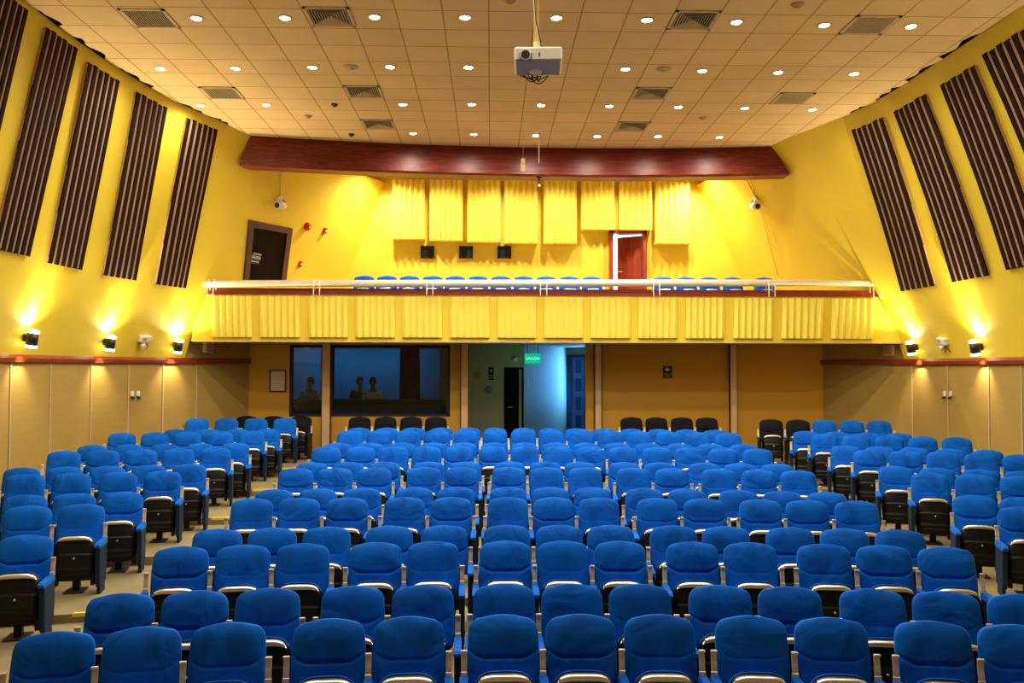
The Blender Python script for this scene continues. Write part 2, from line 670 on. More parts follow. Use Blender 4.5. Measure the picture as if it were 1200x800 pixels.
def tier_y(k, x):
    a = abs(x - .75)
    return TIER_Y[k] - (.022 * min(a, 5.0) ** 2 + max(0, a - 5.0) * .22)


m = MB()
xs = [-8 + .5 * i for i in range(36)]
prof = []
for x in xs:
    col = [Vector((x, -4, 0))]
    for k in range(6):
        y = tier_y(k, x)
        col += [Vector((x, y, LV[k])), Vector((x, y, LV[k + 1]))]
    col += [Vector((x, 24, LV[6]))]
    prof.append(col)
m.grid(prof, False)
struct('floor', m, M['floor'])
for k in range(6):
    for sd, (x0, x1) in enumerate(((-4.15, -2.95), (4.55, 5.75))):
        m = MB()
        r = []
        for i in range(9):
            x = x0 + (x1 - x0) * i / 8
            y, z = tier_y(k, x), LV[k + 1]
            r.append([Vector((x, y - .006, z + .006)), Vector((x, y + .045, z + .006)), Vector((x, y + .045, z - .02)), Vector((x, y - .006, z - .03))])
        m.grid(r, False, True)
        tag(thing_mesh('step_nosing', m, M['nosing'], None, None),
            'thin yellow nosing strip on the %s step of the %s aisle' % (('lowest', 'second', 'third', 'fourth', 'fifth', 'topmost')[k], ('left', 'right')[sd]),
            'step edge', 'aisle step nosings')

# mahogany beam across the hall, bowed in plan
m = MB()
r = []
for i in range(41):
    u = i / 40
    xb, xt = -5.04 + 11.3 * u, -4.86 + 10.78 * u
    yb, yt = beam_y(xb), beam_y(xt) + .05
    zb = CEIL - .62
    r.append([Vector((xt, yt, CEIL + .0)), Vector((xb, yb, zb + .04)), Vector((xb, yb + .03, zb)), Vector((xb, yb + .42, zb)), Vector((xt, yt + .40, CEIL + .0))])
m.grid(r, False, True)
m.add(r[0], [(0, 1, 2, 3, 4)]); m.add(r[-1], [(4, 3, 2, 1, 0)])
thing_mesh('ceiling_beam', m, M['mahogany'], 'long dark red mahogany beam curving across the hall under the ceiling', 'beam')

# upper back wall behind the balcony (with the opening of the right door)
YB = 21.0
dl, dr = at(713.5, 300, YB).x, at(757, 300, YB).x
dtop = at(735, 270, YB).z
m = MB()
FLB = 3.83
m.box(((-5.2 + dl) / 2, YB + .1, 5.8), (dl + 5.2, .2, 4.3))
m.box(((dr + 8) / 2, YB + .1, 5.8), (8 - dr, .2, 4.3))
m.box(((dl + dr) / 2, YB + .1, (dtop + 7.95) / 2), (dr - dl, .2, 7.95 - dtop))
struct('wall_back_upper', m, M['yellow'])

# balcony slab, parapet and ledge
YP = 17.5
YW0 = 19.35
ZS = EYE + .54
bal = empty('balcony', (.95, YP, ZS), 0, 'yellow balcony with sloping parapet and red ledge spanning the back of the hall', 'balcony')


def rel(o, p):
    return Vector(p) - o.location


pl, pr = at(224, 398, YP), at(1064, 402, YP)
tl, tr = at(233, 345, YP - .06), at(1041, 343.5, YP - .06)
zt = EYE + 1.51
m = MB()
A = [rel(bal, p) for p in ((pl.x, YP, ZS), (pr.x, YP, ZS), (pr.x, YP + .25, ZS), (pl.x, YP + .25, ZS),
                           (tl.x, YP - .06, zt), (tr.x, YP - .06, zt), (tr.x, YP + .2, zt), (tl.x, YP + .2, zt))]
m.hexa(A)
m.build('parapet', M['yellow'], bal)
m = MB()
q0, q1 = at(236, 338, YP - .08), at(1040, 337, YP - .08)
A = [rel(bal, p) for p in ((tl.x - .02, YP - .09, zt), (tr.x + .02, YP - .09, zt), (tr.x + .02, YP + .24, zt), (tl.x - .02, YP + .24, zt),
                           (q0.x, YP - .09, zt + .135), (q1.x, YP - .09, zt + .135), (q1.x, YP + .24, zt + .135), (q0.x, YP + .24, zt + .135))]
m.hexa(A)
m.build('ledge', M['red_trim'], bal)
m = MB()
lft, rgt = [], []
for i in range(12):
    y = YP + .26 + (20.98 - YP - .26) * i / 11
    e = []
    for side, sg in (('left', 1), ('right', -1)):
        lo, hi = 0.0, 8.0
        for _ in range(30):
            mid = (lo + hi) / 2
            if wall_pt(side, mid, FLB).y < y: lo = mid
            else: hi = mid
        e.append(wall_pt(side, lo, FLB).x + sg * .01)
    lft.append(e[0]); rgt.append(e[1])
yy = [YP + .26 + (20.98 - YP - .26) * i / 11 for i in range(12)]
m.grid([[Vector((l, y, ZS + .04)), Vector((r, y, ZS + .04)), Vector((r, y, FLB)), Vector((l, y, FLB))] for l, r, y in zip(lft, rgt, yy)], False, True)
m.add([Vector((lft[0], yy[0], ZS + .04)), Vector((rgt[0], yy[0], ZS + .04)), Vector((rgt[0], yy[0], FLB)), Vector((lft[0], yy[0], FLB))], [(0, 1, 2, 3)])
struct('floor_balcony', m, M['soffit'])
m = MB()
m.box(rel(bal, ((pl.x + pr.x) / 2, YP + .03, ZS - .012)), (pr.x - pl.x - .05, .12, .024))
m.build('lower_lip', M['soffit'], bal)

m = MB(); m.box((.95, (YP + .26 + YW0) / 2, ZS + .02), (15.2, YW0 - YP - .26, .04))
struct('ceiling_under_balcony', m, M['soffit'])

# handrail
YR = 17.32
ra, rb_ = at(239, 332.3, YR), at(1034, 331.3, YR)
rail = empty('handrail', ((ra.x + rb_.x) / 2, YR, ra.z - .2), 0, 'long pale steel tube handrail with paired brackets along the balcony ledge', 'handrail')
m = MB()
m.cyl(rel(rail, ra), rel(rail, rb_), .072, n=20)
m.cyl(rel(rail, ra) - Vector((.03, 0, 0)), rel(rail, ra), .055, .072)
m.cyl(rel(rail, rb_), rel(rail, rb_) + Vector((.03, 0, 0)), .072, .055)
m.build('tube', M['steel'], rail)
for px in (244.5, 251.5, 368.5, 375.5, 500.5, 507.5, 633, 640.5, 765, 772, 899.5, 906.5, 1021.5, 1029):
    p = rel(rail, (at(px, 332, YR).x, YR, ra.z))
    m = MB()
    pts = []
    for i in range(9):
        a = PI * i / 8
        pts.append(p + Vector((0, .085 * math.cos(a), .085 * math.sin(a))))
    pts = [p + Vector((0, .085, -.12)), ] + pts + [p + Vector((0, -.085, -.18)), p + Vector((0, -.10, -.26))]
    m.tube(pts, .010, 6)
    m.build('bracket', M['steel'], rail)


# zigzag acoustic panels
def zigzag(name, x0, x1, z0, z1, y, lean, folds, depth, mat_, label, group, back=0.0):
    w = x1 - x0
    o = Vector(((x0 + x1) / 2, y, z0))
    m = MB()
    prof = []
    for i in range(2 * folds + 1):
        prof.append((-w / 2 + w * i / (2 * folds), -.03 - (depth if i % 2 else 0)))
    rows = []
    for k in range(2):
        h = (z1 - z0) * k
        rows.append([Vector((x, yy + lean * k, h)) for x, yy in prof] + [Vector((w / 2, back + lean * k, h)), Vector((-w / 2, back + lean * k, h))])
    m.grid(rows, False, True)
    n = len(rows[0])
    m.add(rows[0], [tuple(reversed(range(n)))]); m.add(rows[1], [tuple(range(n))])
    ob = m.build(name, mat_)
    ob.location = o
    return tag(ob, label, 'acoustic panel', group)


ORD = ['first', 'second', 'third', 'fourth', 'fifth', 'sixth', 'seventh', 'eighth', 'ninth', 'tenth', 'eleventh', 'twelfth', 'thirteenth', 'fourteenth', 'fifteenth', 'sixteenth', 'seventeenth']
fp = [(250, 296), (306, 352), (362.5, 408), (417, 463), (472, 518), (527.5, 573.5), (583, 628), (637.5, 683), (692, 738), (747.5, 793), (803, 848), (859, 905), (915, 963), (973, 1022)]
for i, (a, b2) in enumerate(fp):
    zigzag('acoustic_panel', at(a, 370, YP).x, at(b2, 370, YP).x, EYE + .62, EYE + 1.47, YP - .012, -.055, 6, .05, M['yellow_panel'],
           'pale yellow ribbed panel on the balcony front, %s from the left' % ORD[i], 'ribbed panels on the balcony front')
bp_ = [(459, 497, 280), (503, 542, 281.5), (547.5, 586.5, 283), (591, 630, 284), (637.5, 676.5, 284), (682, 721, 267.5), (726.5, 765, 267.5), (769, 810, 283.5)]
for i, (a, b2, yb) in enumerate(bp_):
    zigzag('acoustic_panel', at(a, 250, YB - .35).x, at(b2, 250, YB - .35).x, at(600, yb, YB - .35).z, 7.32, YB - .22, 0, 6, .09, M['yellow_panel'],
           'tall yellow ribbed panel high on the back wall, %s from the left' % ORD[i], 'ribbed panels on the back wall', .212)

# projection ports
for i, (a, b2) in enumerate(((493, 509), (538, 554), (583, 599))):
    p0, p1 = at(a, 302.5, YB), at(b2, 288.5, YB)
    t = empty('projection_port', ((p0.x + p1.x) / 2, YB, p0.z), 0,
              'small square black projection opening in the back wall, %s of three' % ('left', 'middle', 'right')[i], 'wall opening', 'projection openings')
    w, h = p1.x - p0.x, p1.z - p0.z
    m = MB()
    for c, s in (((0, -.03, .02), (w, .06, .04)), ((0, -.03, h - .02), (w, .06, .04)), ((-w / 2 + .02, -.03, h / 2), (.04, .06, h)), ((w / 2 - .02, -.03, h / 2), (.04, .06, h))):
        m.box(c, s)
    m.build('frame', M['black'], t)
    m = MB(); m.box((0, -.012, h / 2), (w - .06, .02, h - .06))
    m.build('pane', M['black'], t)

# right balcony door, ajar
d2 = empty('door_2', ((dl + dr) / 2, YB, FLB + .26), 0, 'red mahogany door standing ajar with bright daylight behind, above balcony', 'door', kind='structure')
w, h = dr - dl, dtop - FLB - .26
m = MB()
for c, s in (((-w / 2 + .05, 0, h / 2), (.10, .26, h)), ((w / 2 - .05, 0, h / 2), (.10, .26, h)), ((0, 0, h - .05), (w, .26, .10))):
    m.box(c, s, bev=.01)
m.build('door_frame', M['door_red'], d2)
lw = .66
hx = w / 2 - .11
lang = R_(32)
L = MB()
Ml = Matrix.Rotation(-lang, 3, 'Z')
c = Vector((hx, .02, 0)) + Ml @ Vector((-lw / 2, .0, (h - .12) / 2))
L.box(c, (lw, .045, h - .14), Ml, .006)
lf = L.build('door_leaf', M['door_red'], d2)
m = MB()
kp = Vector((hx, .02, 0)) + Ml @ Vector((-lw + .06, -.045, 1.0))
m.cyl(kp + Vector((0, .02, 0)), kp - Vector((0, .04, 0)), .012)
m.cyl(kp - Vector((0, .04, 0)), kp + Vector((.10, -.04, 0)), .010)
m.build('door_handle', M['chrome'], lf)
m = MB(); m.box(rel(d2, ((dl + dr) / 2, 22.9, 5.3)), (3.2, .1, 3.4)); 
m.build('glowing_room_wall', mat('daylight_glow_wall', (.9, .92, 1.0), .8, var=.02, emit=(.80, .88, 1.0), estr=1.6), d2)  # daylight put into the wall material as its own glow

# left balcony door, set into the leaning wall
CD = [wall_hit('left', *q) for q in ((291, 257), (341, 267), (333, 333), (284, 333))]
d1 = empty('door_1', wall_pt('left', (CD[2][0] + CD[3][0]) / 2, (CD[2][1] + CD[3][1]) / 2), 0, 'dark brown door with exit notice in the leaning left balcony wall', 'door', kind='structure')


def on_wall(side, s, z, off):
    return wall_pt(side, s, z) + wall_nrm(side, s, z) * off


def quad_slab(mb, side, C, u0, u1, v0, v1, o0, o1, base, n=1):
    """slab on the leaning wall inside the four wall corners C (clockwise from upper left)"""
    def sz(u, v):
        return tuple((C[0][k] * (1 - u) + C[1][k] * u) * (1 - v) + (C[3][k] * (1 - u) + C[2][k] * u) * v for k in (0, 1))
    for i in range(n):
        a, b = v0 + (v1 - v0) * i / n, v0 + (v1 - v0) * (i + 1) / n
        mb.hexa([on_wall(side, *sz(u, v), o) - base for o in (o0, o1) for u, v in ((u0, a), (u1, a), (u1, b), (u0, b))])


m = MB(); quad_slab(m, 'left', CD, .11, .89, .10, 1, .005, .03, d1.location, 4); lf = m.build('door_leaf', M['door_brown'], d1)
m = MB()
quad_slab(m, 'left', CD, 0, .11, 0, 1, 0, .06, d1.location, 4)
quad_slab(m, 'left', CD, .89, 1, 0, 1, 0, .06, d1.location, 4)
quad_slab(m, 'left', CD, 0, 1, 0, .10, 0, .062, d1.location)
m.build('door_frame', wood('door_frame_brown', (.05, .012, .006), (.10, .025, .01), .4, (10, 10, 1)), d1)


# ------------------------------------------------------------------ lettering
def text_mesh(name, body, size, mat_, parent, loc, rot, ext=.002, align='CENTER'):
    cu = bpy.data.curves.new(name, 'FONT')
    cu.body = body
    cu.size = size
    cu.align_x = align
    cu.align_y = 'CENTER'
    cu.extrude = ext
    tmp = bpy.data.objects.new(name, cu)
    COL.objects.link(tmp)
    bpy.context.view_layer.update()
    me = bpy.data.meshes.new_from_object(tmp.evaluated_get(bpy.context.evaluated_depsgraph_get()))
    bpy.data.objects.remove(tmp)
    me.materials.clear()
    me.materials.append(mat_)
    o = bpy.data.objects.new(name, me)
    COL.objects.link(o)
    if parent: o.parent = parent
    o.location = loc
    o.rotation_euler = rot
    return o


def wall_frame(side, s, z, off=0.0):
    """a matrix whose X runs along the wall, Y up the wall and Z out of it"""
    n = wall_nrm(side, s, z)
    up = (wall_pt(side, s, z + .1) - wall_pt(side, s, z)).normalized()
    x = up.cross(n).normalized()
    Mx = Matrix((x, up, n)).transposed()
    return Mx, wall_pt(side, s, z) + n * off


s, z = wall_hit('left', 298.5, 302)
Mx, p = wall_frame('left', s, z, .034)
sg = empty('exit_notice', p, 0, 'small exit notice stuck on the dark balcony door', 'sign')
sg.rotation_euler = Mx.to_euler()
m = MB(); m.box((0, 0, 0), (.27, .24, .006)); m.build('plate', mat('dark_green_sign', (.03, .055, .03), .5), sg)
text_mesh('lettering', 'SALIDA', .085, M['sign_white'], sg, (0, .02, .004), (0, 0, 0))
m = MB()
for yy in (.10, -.075): m.box((0, yy, .004), (.24, .012, .002))
m.build('border_line', M['sign_white'], sg)

# leaning ribbed wall panels
PAN = {
    'left': [((-14, -12), (30, 6), (-4, 150), (-52, 135)), ((51, 31), (86, 59), (31, 298), (-10, 288)), ((100, 73), (136, 96), (93, 313), (53, 306)), ((157, 109), (193, 126), (157, 326), (119, 320)), ((217, 138), (252, 153), (216, 335), (181, 331))],
    'right': [((1037, 137), (1001, 153), (1058, 338), (1097, 333)), ((1087, 110), (1051, 131), (1119, 328), (1161, 320)), ((1145, 76), (1106, 100), (1183, 315), (1228, 303)), ((1204, 30), (1157, 67), (1250, 300), (1300, 286))],
}
for side in ('left', 'right'):
    lst = PAN[side]
    for i, qd in enumerate(lst):
        c = [wall_hit(side, *q) for q in qd]       # near-top, far-top, far-bottom, near-bottom
        (sn, z1), (sf, z1b), (sf2, z0), (sn2, z0b) = c
        zt_, zb_ = (z1 + z1b) / 2, (z0 + z0b) / 2
        lab = ('fifth', 'fourth', 'third', 'second', 'first')[i if side == 'left' else 4 - i]
        t = empty('slatted_wall_panel', wall_pt(side, (sn + sf + sn2 + sf2) / 4, zb_), 0,
                  'tall dark ribbed panel on the leaning %s wall, %s from the balcony' % (side, lab), 'wall panel', 'ribbed panels on the %s wall' % side)

        def P(u, v, off):
            s = (sn + (sf - sn) * u) * (1 - v) + (sn2 + (sf2 - sn2) * u) * v
            return on_wall(side, s, zt_ + (zb_ - zt_) * v, off) - t.location
        m = MB()
        NV = 4
        for k in range(NV):
            v0, v1 = k / NV, (k + 1) / NV
            for j in range(3):
                u0, u1 = j / 3, (j + 1) / 3
                m.hexa([P(u, v, o) for o in (-.02, .045) for u, v in ((u0, v0), (u1, v0), (u1, v1), (u0, v1))])
        m.build('backing_board', M['slat_back'], t)
        m = MB()
        nr = 6
        wr = .098
        for j in range(nr):
            u0 = (1 - wr) * j / (nr - 1)
            u1 = u0 + wr
            e = -.004 if j % 2 else 0
            for k in range(NV):
                v0, v1 = (k / NV if k else -.006 + e), ((k + 1) / NV if k < NV - 1 else 1.006)
                m.hexa([P(u, v, o) for o in (.03, .062) for u, v in ((u0, v0), (u1, v0), (u1, v1), (u0, v1))])
        m.build('ribs', M['slat'], t)

# ================================================================== under the balcony
YW = 19.2
FZ = LV[6]


def wx(px, Y=YW):
    return at(px, 450, Y).x


SILL = at(430, 488, YW).z
WTOP = at(430, 404, YW).z
XL, XR = wx(300), wx(965)
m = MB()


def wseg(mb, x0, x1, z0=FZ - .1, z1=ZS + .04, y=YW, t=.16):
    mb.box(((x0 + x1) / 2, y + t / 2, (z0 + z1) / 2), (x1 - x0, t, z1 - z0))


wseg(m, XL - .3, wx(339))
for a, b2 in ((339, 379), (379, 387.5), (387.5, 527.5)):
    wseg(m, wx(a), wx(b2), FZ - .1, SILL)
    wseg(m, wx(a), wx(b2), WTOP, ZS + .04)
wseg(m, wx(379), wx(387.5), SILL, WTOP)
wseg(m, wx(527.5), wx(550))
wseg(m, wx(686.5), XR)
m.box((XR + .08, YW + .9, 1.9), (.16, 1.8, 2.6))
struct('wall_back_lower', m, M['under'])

# pilasters on that wall
for i, (a, b2) in enumerate(((378.5, 387.5), (540.5, 548.5), (697, 704), (855, 862))):
    x0, x1 = wx(a), wx(b2)
    t = empty('pilaster', ((x0 + x1) / 2, YW - .06, FZ), 0,
              'slim pale beige pilaster under the balcony, ' + ('between the two dark windows', 'just left of the exit passage', 'just right of the exit passage', 'right of the arrow sign')[i], 'pillar', 'pilasters under the balcony')
    w, h = x1 - x0, ZS - FZ
    m = MB(); m.box((0, 0, h / 2), (w, .12, h), bev=.012); m.build('shaft', M['pilaster'], t)
    m = MB()
    for sx in (-1, 1): m.box((sx * (w / 2 + .012), .03, h / 2), (.024, .06, h))
    m.build('edge_strip', M['mahogany'], t)

# dark windows under the balcony
for i, (a, b2) in enumerate(((339, 379), (387.5, 527.5))):
    x0, x1 = wx(a), wx(b2)
    o = empty('window_%d' % (i + 1), ((x0 + x1) / 2, YW + .08, SILL), 0, ('narrow', 'wide')[i] + ' dark window under the balcony', 'window', kind='structure')
    w, h = x1 - x0, WTOP - SILL
    m = MB()
    for c, s in (((0, 0, .03), (w, .12, .06)), ((0, 0, h - .03), (w, .12, .06)), ((-w / 2 + .03, 0, h / 2), (.06, .12, h)), ((w / 2 - .03, 0, h / 2), (.06, .12, h))):
        m.box(c, s)
    m.build('window_frame', M['black'], o)
    m = MB(); m.box((0, 0, h / 2), (w - .10, .012, h - .10)); m.build('pane', M['glass_dark'], o)

# box added behind the glass; its contents stand in for reflections
m = MB()
bx0, bx1 = wx(339) - .8, wx(527.5) + .15
m.box(((bx0 + bx1) / 2, 22.1, 1.9), (bx1 - bx0, .1, 2.8))
m.box((bx0, 20.7, 1.9), (.1, 2.8, 2.8))
m.box((bx1, 20.7, 1.9), (.1, 2.8, 2.8))
struct('wall_reflection_box', m, M['reflection_wall'])
m = MB()
m.box(((bx0 + bx1) / 2, 20.8, 3.14), (bx1 - bx0, 2.7, .06))
struct('ceiling_reflection_box', m, M['black'])
cx = at(480, 440, 21.0).x
m = MB()
pr = [(-.26 + .52 * i / 24, .05 * math.sin(i * 1.9)) for i in range(25)]
m.grid([[Vector((cx + x * k, 21.0 + y, z)) for x, y in pr] for z, k in ((FZ, 1.1), (1.7, 1), (3.1, .92))])
m.grid([[Vector((cx + x * k, 21.08 + y, z)) for x, y in pr] for z, k in ((FZ, 1.1), (1.7, 1), (3.1, .92))])
thing_mesh('reflection_curtain', m, M['reflection_curtain'], 'black gathered stand-in for a dark column reflected in the wide window', 'reflection_curtain')  # solid shape added for the dark column in the reflection
m = MB()
x0, x1 = at(345, 470, 20.2).x, at(520, 470, 20.2).x
tz = at(430, 468, 20.2).z
desk = empty('reflection_desk', ((x0 + x1) / 2, 20.2, FZ), 0, 'long black desk shape added for the dark foot of the window reflections', 'desk')  # added shape for the dark lower part of the reflection
m.box((0, 0, tz - FZ - .03), (x1 - x0, .6, .06), bev=.01)
m.build('desk_top', M['black'], desk)
m = MB(); m.box((0, -.2, (tz - FZ) / 2 - .03), (x1 - x0 - .1, .04, tz - FZ - .06)); m.build('front_panel', M['black'], desk)
for sx in (-1, 1):
    m = MB(); m.box((sx * (x1 - x0) / 2 * .97, 0, (tz - FZ) / 2 - .03), (.05, .55, tz - FZ - .06)); m.build('end_panel', M['black'], desk)


# figures added as stand-ins for people reflected in the glass
def skin(name, joints, edges, mat_, parent, levels=2):
    me = bpy.data.meshes.new(name)
    me.from_pydata([j[0] for j in joints], edges, [])
    o = bpy.data.objects.new(name, me)
    COL.objects.link(o)
    me.materials.append(mat_)
    sk = o.modifiers.new('Skin', 'SKIN')
    sk.use_smooth_shade = True
    for k, j in enumerate(joints):
        sv = me.skin_vertices[0].data[k]
        r = j[1]
        sv.radius = (r, r) if not isinstance(r, tuple) else r
        sv.use_root = (k == 0)
    ss = o.modifiers.new('Subdivision', 'SUBSURF')
    ss.levels = ss.render_levels = levels
    if parent: o.parent = parent
    return o


def reflected_person(x, y, rz, shirt, label):
    t = empty('reflected_person', (x, y, FZ), rz, label, 'reflected_person', 'figures standing in for window reflections')
    J = [((0, 0, .95), (.15, .10))]
    E = []

    def add(p, r, fr):
        J.append((p, r)); E.append((fr, len(J) - 1)); return len(J) - 1
    a = add((0, .0, 1.15), (.135, .09), 0)
    b = add((0, .0, 1.36), (.17, .095), a)
    n = add((0, 0, 1.46), (.055, .055), b)
    h0 = add((0, -.01, 1.53), (.062, .075), n)
    h1 = add((0, -.015, 1.61), (.075, .092), h0)
    add((0, -.005, 1.69), (.06, .07), h1)
    for s in (-1, 1):
        k = add((s * .10, 0, .86), .085, 0)
        k = add((s * .11, -.015, .50), .056, k)
        k = add((s * .11, .01, .09), .040, k)
        add((s * .12, -.13, .03), .035, k)
        k = add((s * .185, 0, 1.38), .055, b)
        k = add((s * .24, .02, 1.10), .042, k)
        k = add((s * .21, -.17, .95), .030, k)
        w = add((s * .20, -.23, .93), .026, k)
        for f in range(4):
            q = add((s * (.225 - f * .017), -.29, .93), .0095, w)
            q = add((s * (.225 - f * .017), -.32 - .006 * (f in (1, 2)), .915), .0085, q)
            add((s * (.223 - f * .016), -.335 - .008 * (f in (1, 2)), .895), .0075, q)
        q = add((s * .17, -.25, .925), .0105, w)
        add((s * .155, -.275, .91), .009, q)
    skin('body', J, E, M['skin'], t)
    skin('shirt', [((0, 0, .93), (.155, .115)), ((0, 0, 1.15), (.15, .105)), ((0, 0, 1.36), (.18, .11)), ((0, 0, 1.44), (.08, .07)), ((.19, 0, 1.385), .066), ((.235, .015, 1.16), .056), ((-.19, 0, 1.385), .066), ((-.235, .015, 1.16), .056)],
         [(0, 1), (1, 2), (2, 3), (2, 4), (4, 5), (2, 6), (6, 7)], shirt, t)
    skin('trousers', [((0, 0, .95), (.16, .12)), ((.10, 0, .84), .098), ((.11, -.01, .50), .072), ((.11, .01, .10), .06), ((-.10, 0, .84), .098), ((-.11, -.01, .50), .072), ((-.11, .01, .10), .06)],
         [(0, 1), (1, 2), (2, 3), (0, 4), (4, 5), (5, 6)], M['cloth_dark'], t)
    m = MB()
    rows = []
    for i in range(11):
        ph = PI * i / 10
        rows.append([Vector((.090 * math.sin(ph) * math.cos(2 * PI * j / 18), .028 + .105 * math.sin(ph) * math.sin(2 * PI * j / 18), 1.665 + .112 * math.cos(ph) - (.02 if i > 5 else 0))) for j in range(18)])
    m.grid(rows, True, True)
    m.build('hair', M['hair'], t)
    m = MB(); m.cyl((0, -.085, 1.60), (0, -.112, 1.575), .008, .014, 8); m.build('nose', M['skin'], t)


reflected_person(at(437, 450, 20.9).x, 20.9, .15, M['shirt_white'], 'white-shirted figure added as a stand-in for a reflection in the wide window')
reflected_person(at(363.5, 450, 20.9).x, 20.9, -.2, M['shirt_white'], 'white-shirted figure added as a stand-in for a reflection in the narrow window')
reflected_person(at(422, 450, 21.3).x, 21.3, .4, M['cloth_dark'], 'dark-clothed stand-in for a reflection, beside the white shirt in the wide window')

# framed notice
fx0, fx1 = wx(316), wx(335.5)
fz0, fz1 = at(326, 459, YW).z, at(326, 433, YW).z
t = empty('framed_notice', ((fx0 + fx1) / 2, YW - .02, fz0), 0, 'framed printed notice hanging on the ochre wall left of the windows', 'picture frame')
w, h = fx1 - fx0, fz1 - fz0
m = MB()
for c, s in (((0, 0, .015), (w, .035, .03)), ((0, 0, h - .015), (w, .035, .03)), ((-w / 2 + .015, 0, h / 2), (.03, .035, h)), ((w / 2 - .015, 0, h / 2), (.03, .035, h))):
    m.box(c, s, bev=.004)
m.build('frame', M['mahogany'], t)
m = MB(); m.box((0, .005, h / 2), (w - .04, .012, h - .04)); m.build('paper', M['paper'], t)
m = MB()
for i in range(9): m.box((0.0 + (.02 if i % 3 else 0), -.003, h * (.22 + .07 * i)), (w * (.55 + .08 * ((i * 7) % 3)), .004, .008))
m.build('print_line', M['grey_plastic'], t)

# passage with the exit
YV = 20.9
xa, xb = wx(550), wx(686.5)
x1 = at(591, 470, YV).x
x2 = at(613.5, 470, YV).x
dz = at(600, 430.5, YV).z
YE = 24.5
x3, x4 = at(664.5, 450, YE).x, at(686.5, 450, YE).x
m = MB()
wseg(m, xa - .8, x1, y=YV)
wseg(m, x1, x2, dz, ZS + .1, y=YV)
m.box((x2 + .0, YV + .09, 1.9), (.02, .18, 2.6))


def slab_xy(mb, p, q, z0, z1, t):
    p, q = Vector((*p, 0)), Vector((*q, 0))
    d = (q - p).normalized(); n = Vector((-d.y, d.x, 0)) * t
    mb.hexa([Vector((a.x, a.y, z)) for z in (z0, z1) for a in (p, q, q + n, p + n)])


slab_xy(m, (x2, YV), (x3, YE), FZ - .1, ZS + .1, .12)
slab_xy(m, (x4 + .25, YE), (xb + .3, YW + .16), FZ - .1, ZS + .1, .12)
m.box((xa - .08, (YW + YV) / 2 + .08, 1.9), (.1, YV - YW, 2.6))
m.box((2.6, YE + .1, at(675, 415, YE).z + .5), (1.6, .15, 1.0))
m.box((x3 - .1, YE + .1, 1.9), (.2, .15, 2.6))
m.box((x4 + .2, YE + .1, 1.9), (.2, .15, 2.6))
struct('wall_passage', m, M['vestibule'])
m = MB(); m.box((1.5, 22.2, ZS + .07), (5, 5.5, .06)); struct('ceiling_passage', m, M['soffit'])

d3 = empty('door_3', ((x1 + x2) / 2, YV + .06, FZ), 0, 'plain dark brown door at the back of the exit passage', 'door', kind='structure')
m = MB(); m.box((0, .03, (dz - FZ) / 2), (x2 - x1, .05, dz - FZ)); m.build('door_leaf', M['door_brown'], d3)
m = MB()
w, h = x2 - x1, dz - FZ
for c, s in (((-w / 2 + .02, -.03, h / 2), (.05, .1, h)), ((w / 2 - .02, -.03, h / 2), (.05, .1, h)), ((0, -.03, h - .02), (w, .1, .05))): m.box(c, s)
m.build('door_frame', M['door_brown'], d3)
m = MB(); m.cyl((-w / 2 + .1, 0, 1.0), (-w / 2 + .1, -.06, 1.0), .012); m.cyl((-w / 2 + .1, -.06, 1.0), (-w / 2 + .2, -.06, 1.0), .01); m.build('door_handle', M['chrome'], d3)

zt4 = at(675, 416, YE).z
d4 = empty('door_4', ((x3 + x4) / 2, YE, FZ), 0, 'pale blue panelled door at the far end of the passage', 'door', kind='structure')
w, h = x4 - x3, zt4 - FZ
m = MB()
for c, s in (((-w / 2 + .05, 0, h / 2), (.12, .14, h)), ((w / 2 - .02, 0, h / 2), (.04, .14, h)), ((0, 0, h - .03), (w, .14, .06))): m.box(c, s)
m.build('door_frame', mat('navy_door_frame', (.01, .03, .10), .4), d4)
m = MB()
lw = w - .22
m.box((.06, .06, h / 2), (lw, .04, h - .06))
lf = m.build('door_leaf', M['door_blue'], d4)
for r_ in range(4):
    m = MB()
    m.box((.06, .035, .22 + r_ * (h - .2) / 4 + .18), (lw * .5, .014, (h - .2) / 4 - .16), bev=.01)
    m.build('door_panel', mat('navy_door_panel', (.05, .09, .26), .45) if r_ == 0 else bpy.data.materials['navy_door_panel'], lf)

# illuminated exit sign hung at the passage mouth
p0, p1 = at(615, 426, 19.5), at(633.5, 414, 19.5)
t = empty('exit_sign', ((p0.x + p1.x) / 2, 19.5, p0.z), 0, 'glowing green exit sign hanging in the passage mouth', 'exit sign')
w, h = p1.x - p0.x, p1.z - p0.z
m = MB(); m.box((0, 0, h / 2), (w, .04, h), bev=.008); m.build('light_box', M['sign_green'], t)
text_mesh('lettering', 'SALIDA', .098, M['sign_letter_glow'], t, (0, -.024, h / 2), (PI / 2, 0, 0))
m = MB()
for sx in (-1, 1): m.cyl((sx * w * .35, 0, h), (sx * w * .35, 0, ZS + .04 - p0.z), .006, n=6)
m.build('hanger', M['dark_metal'], t)


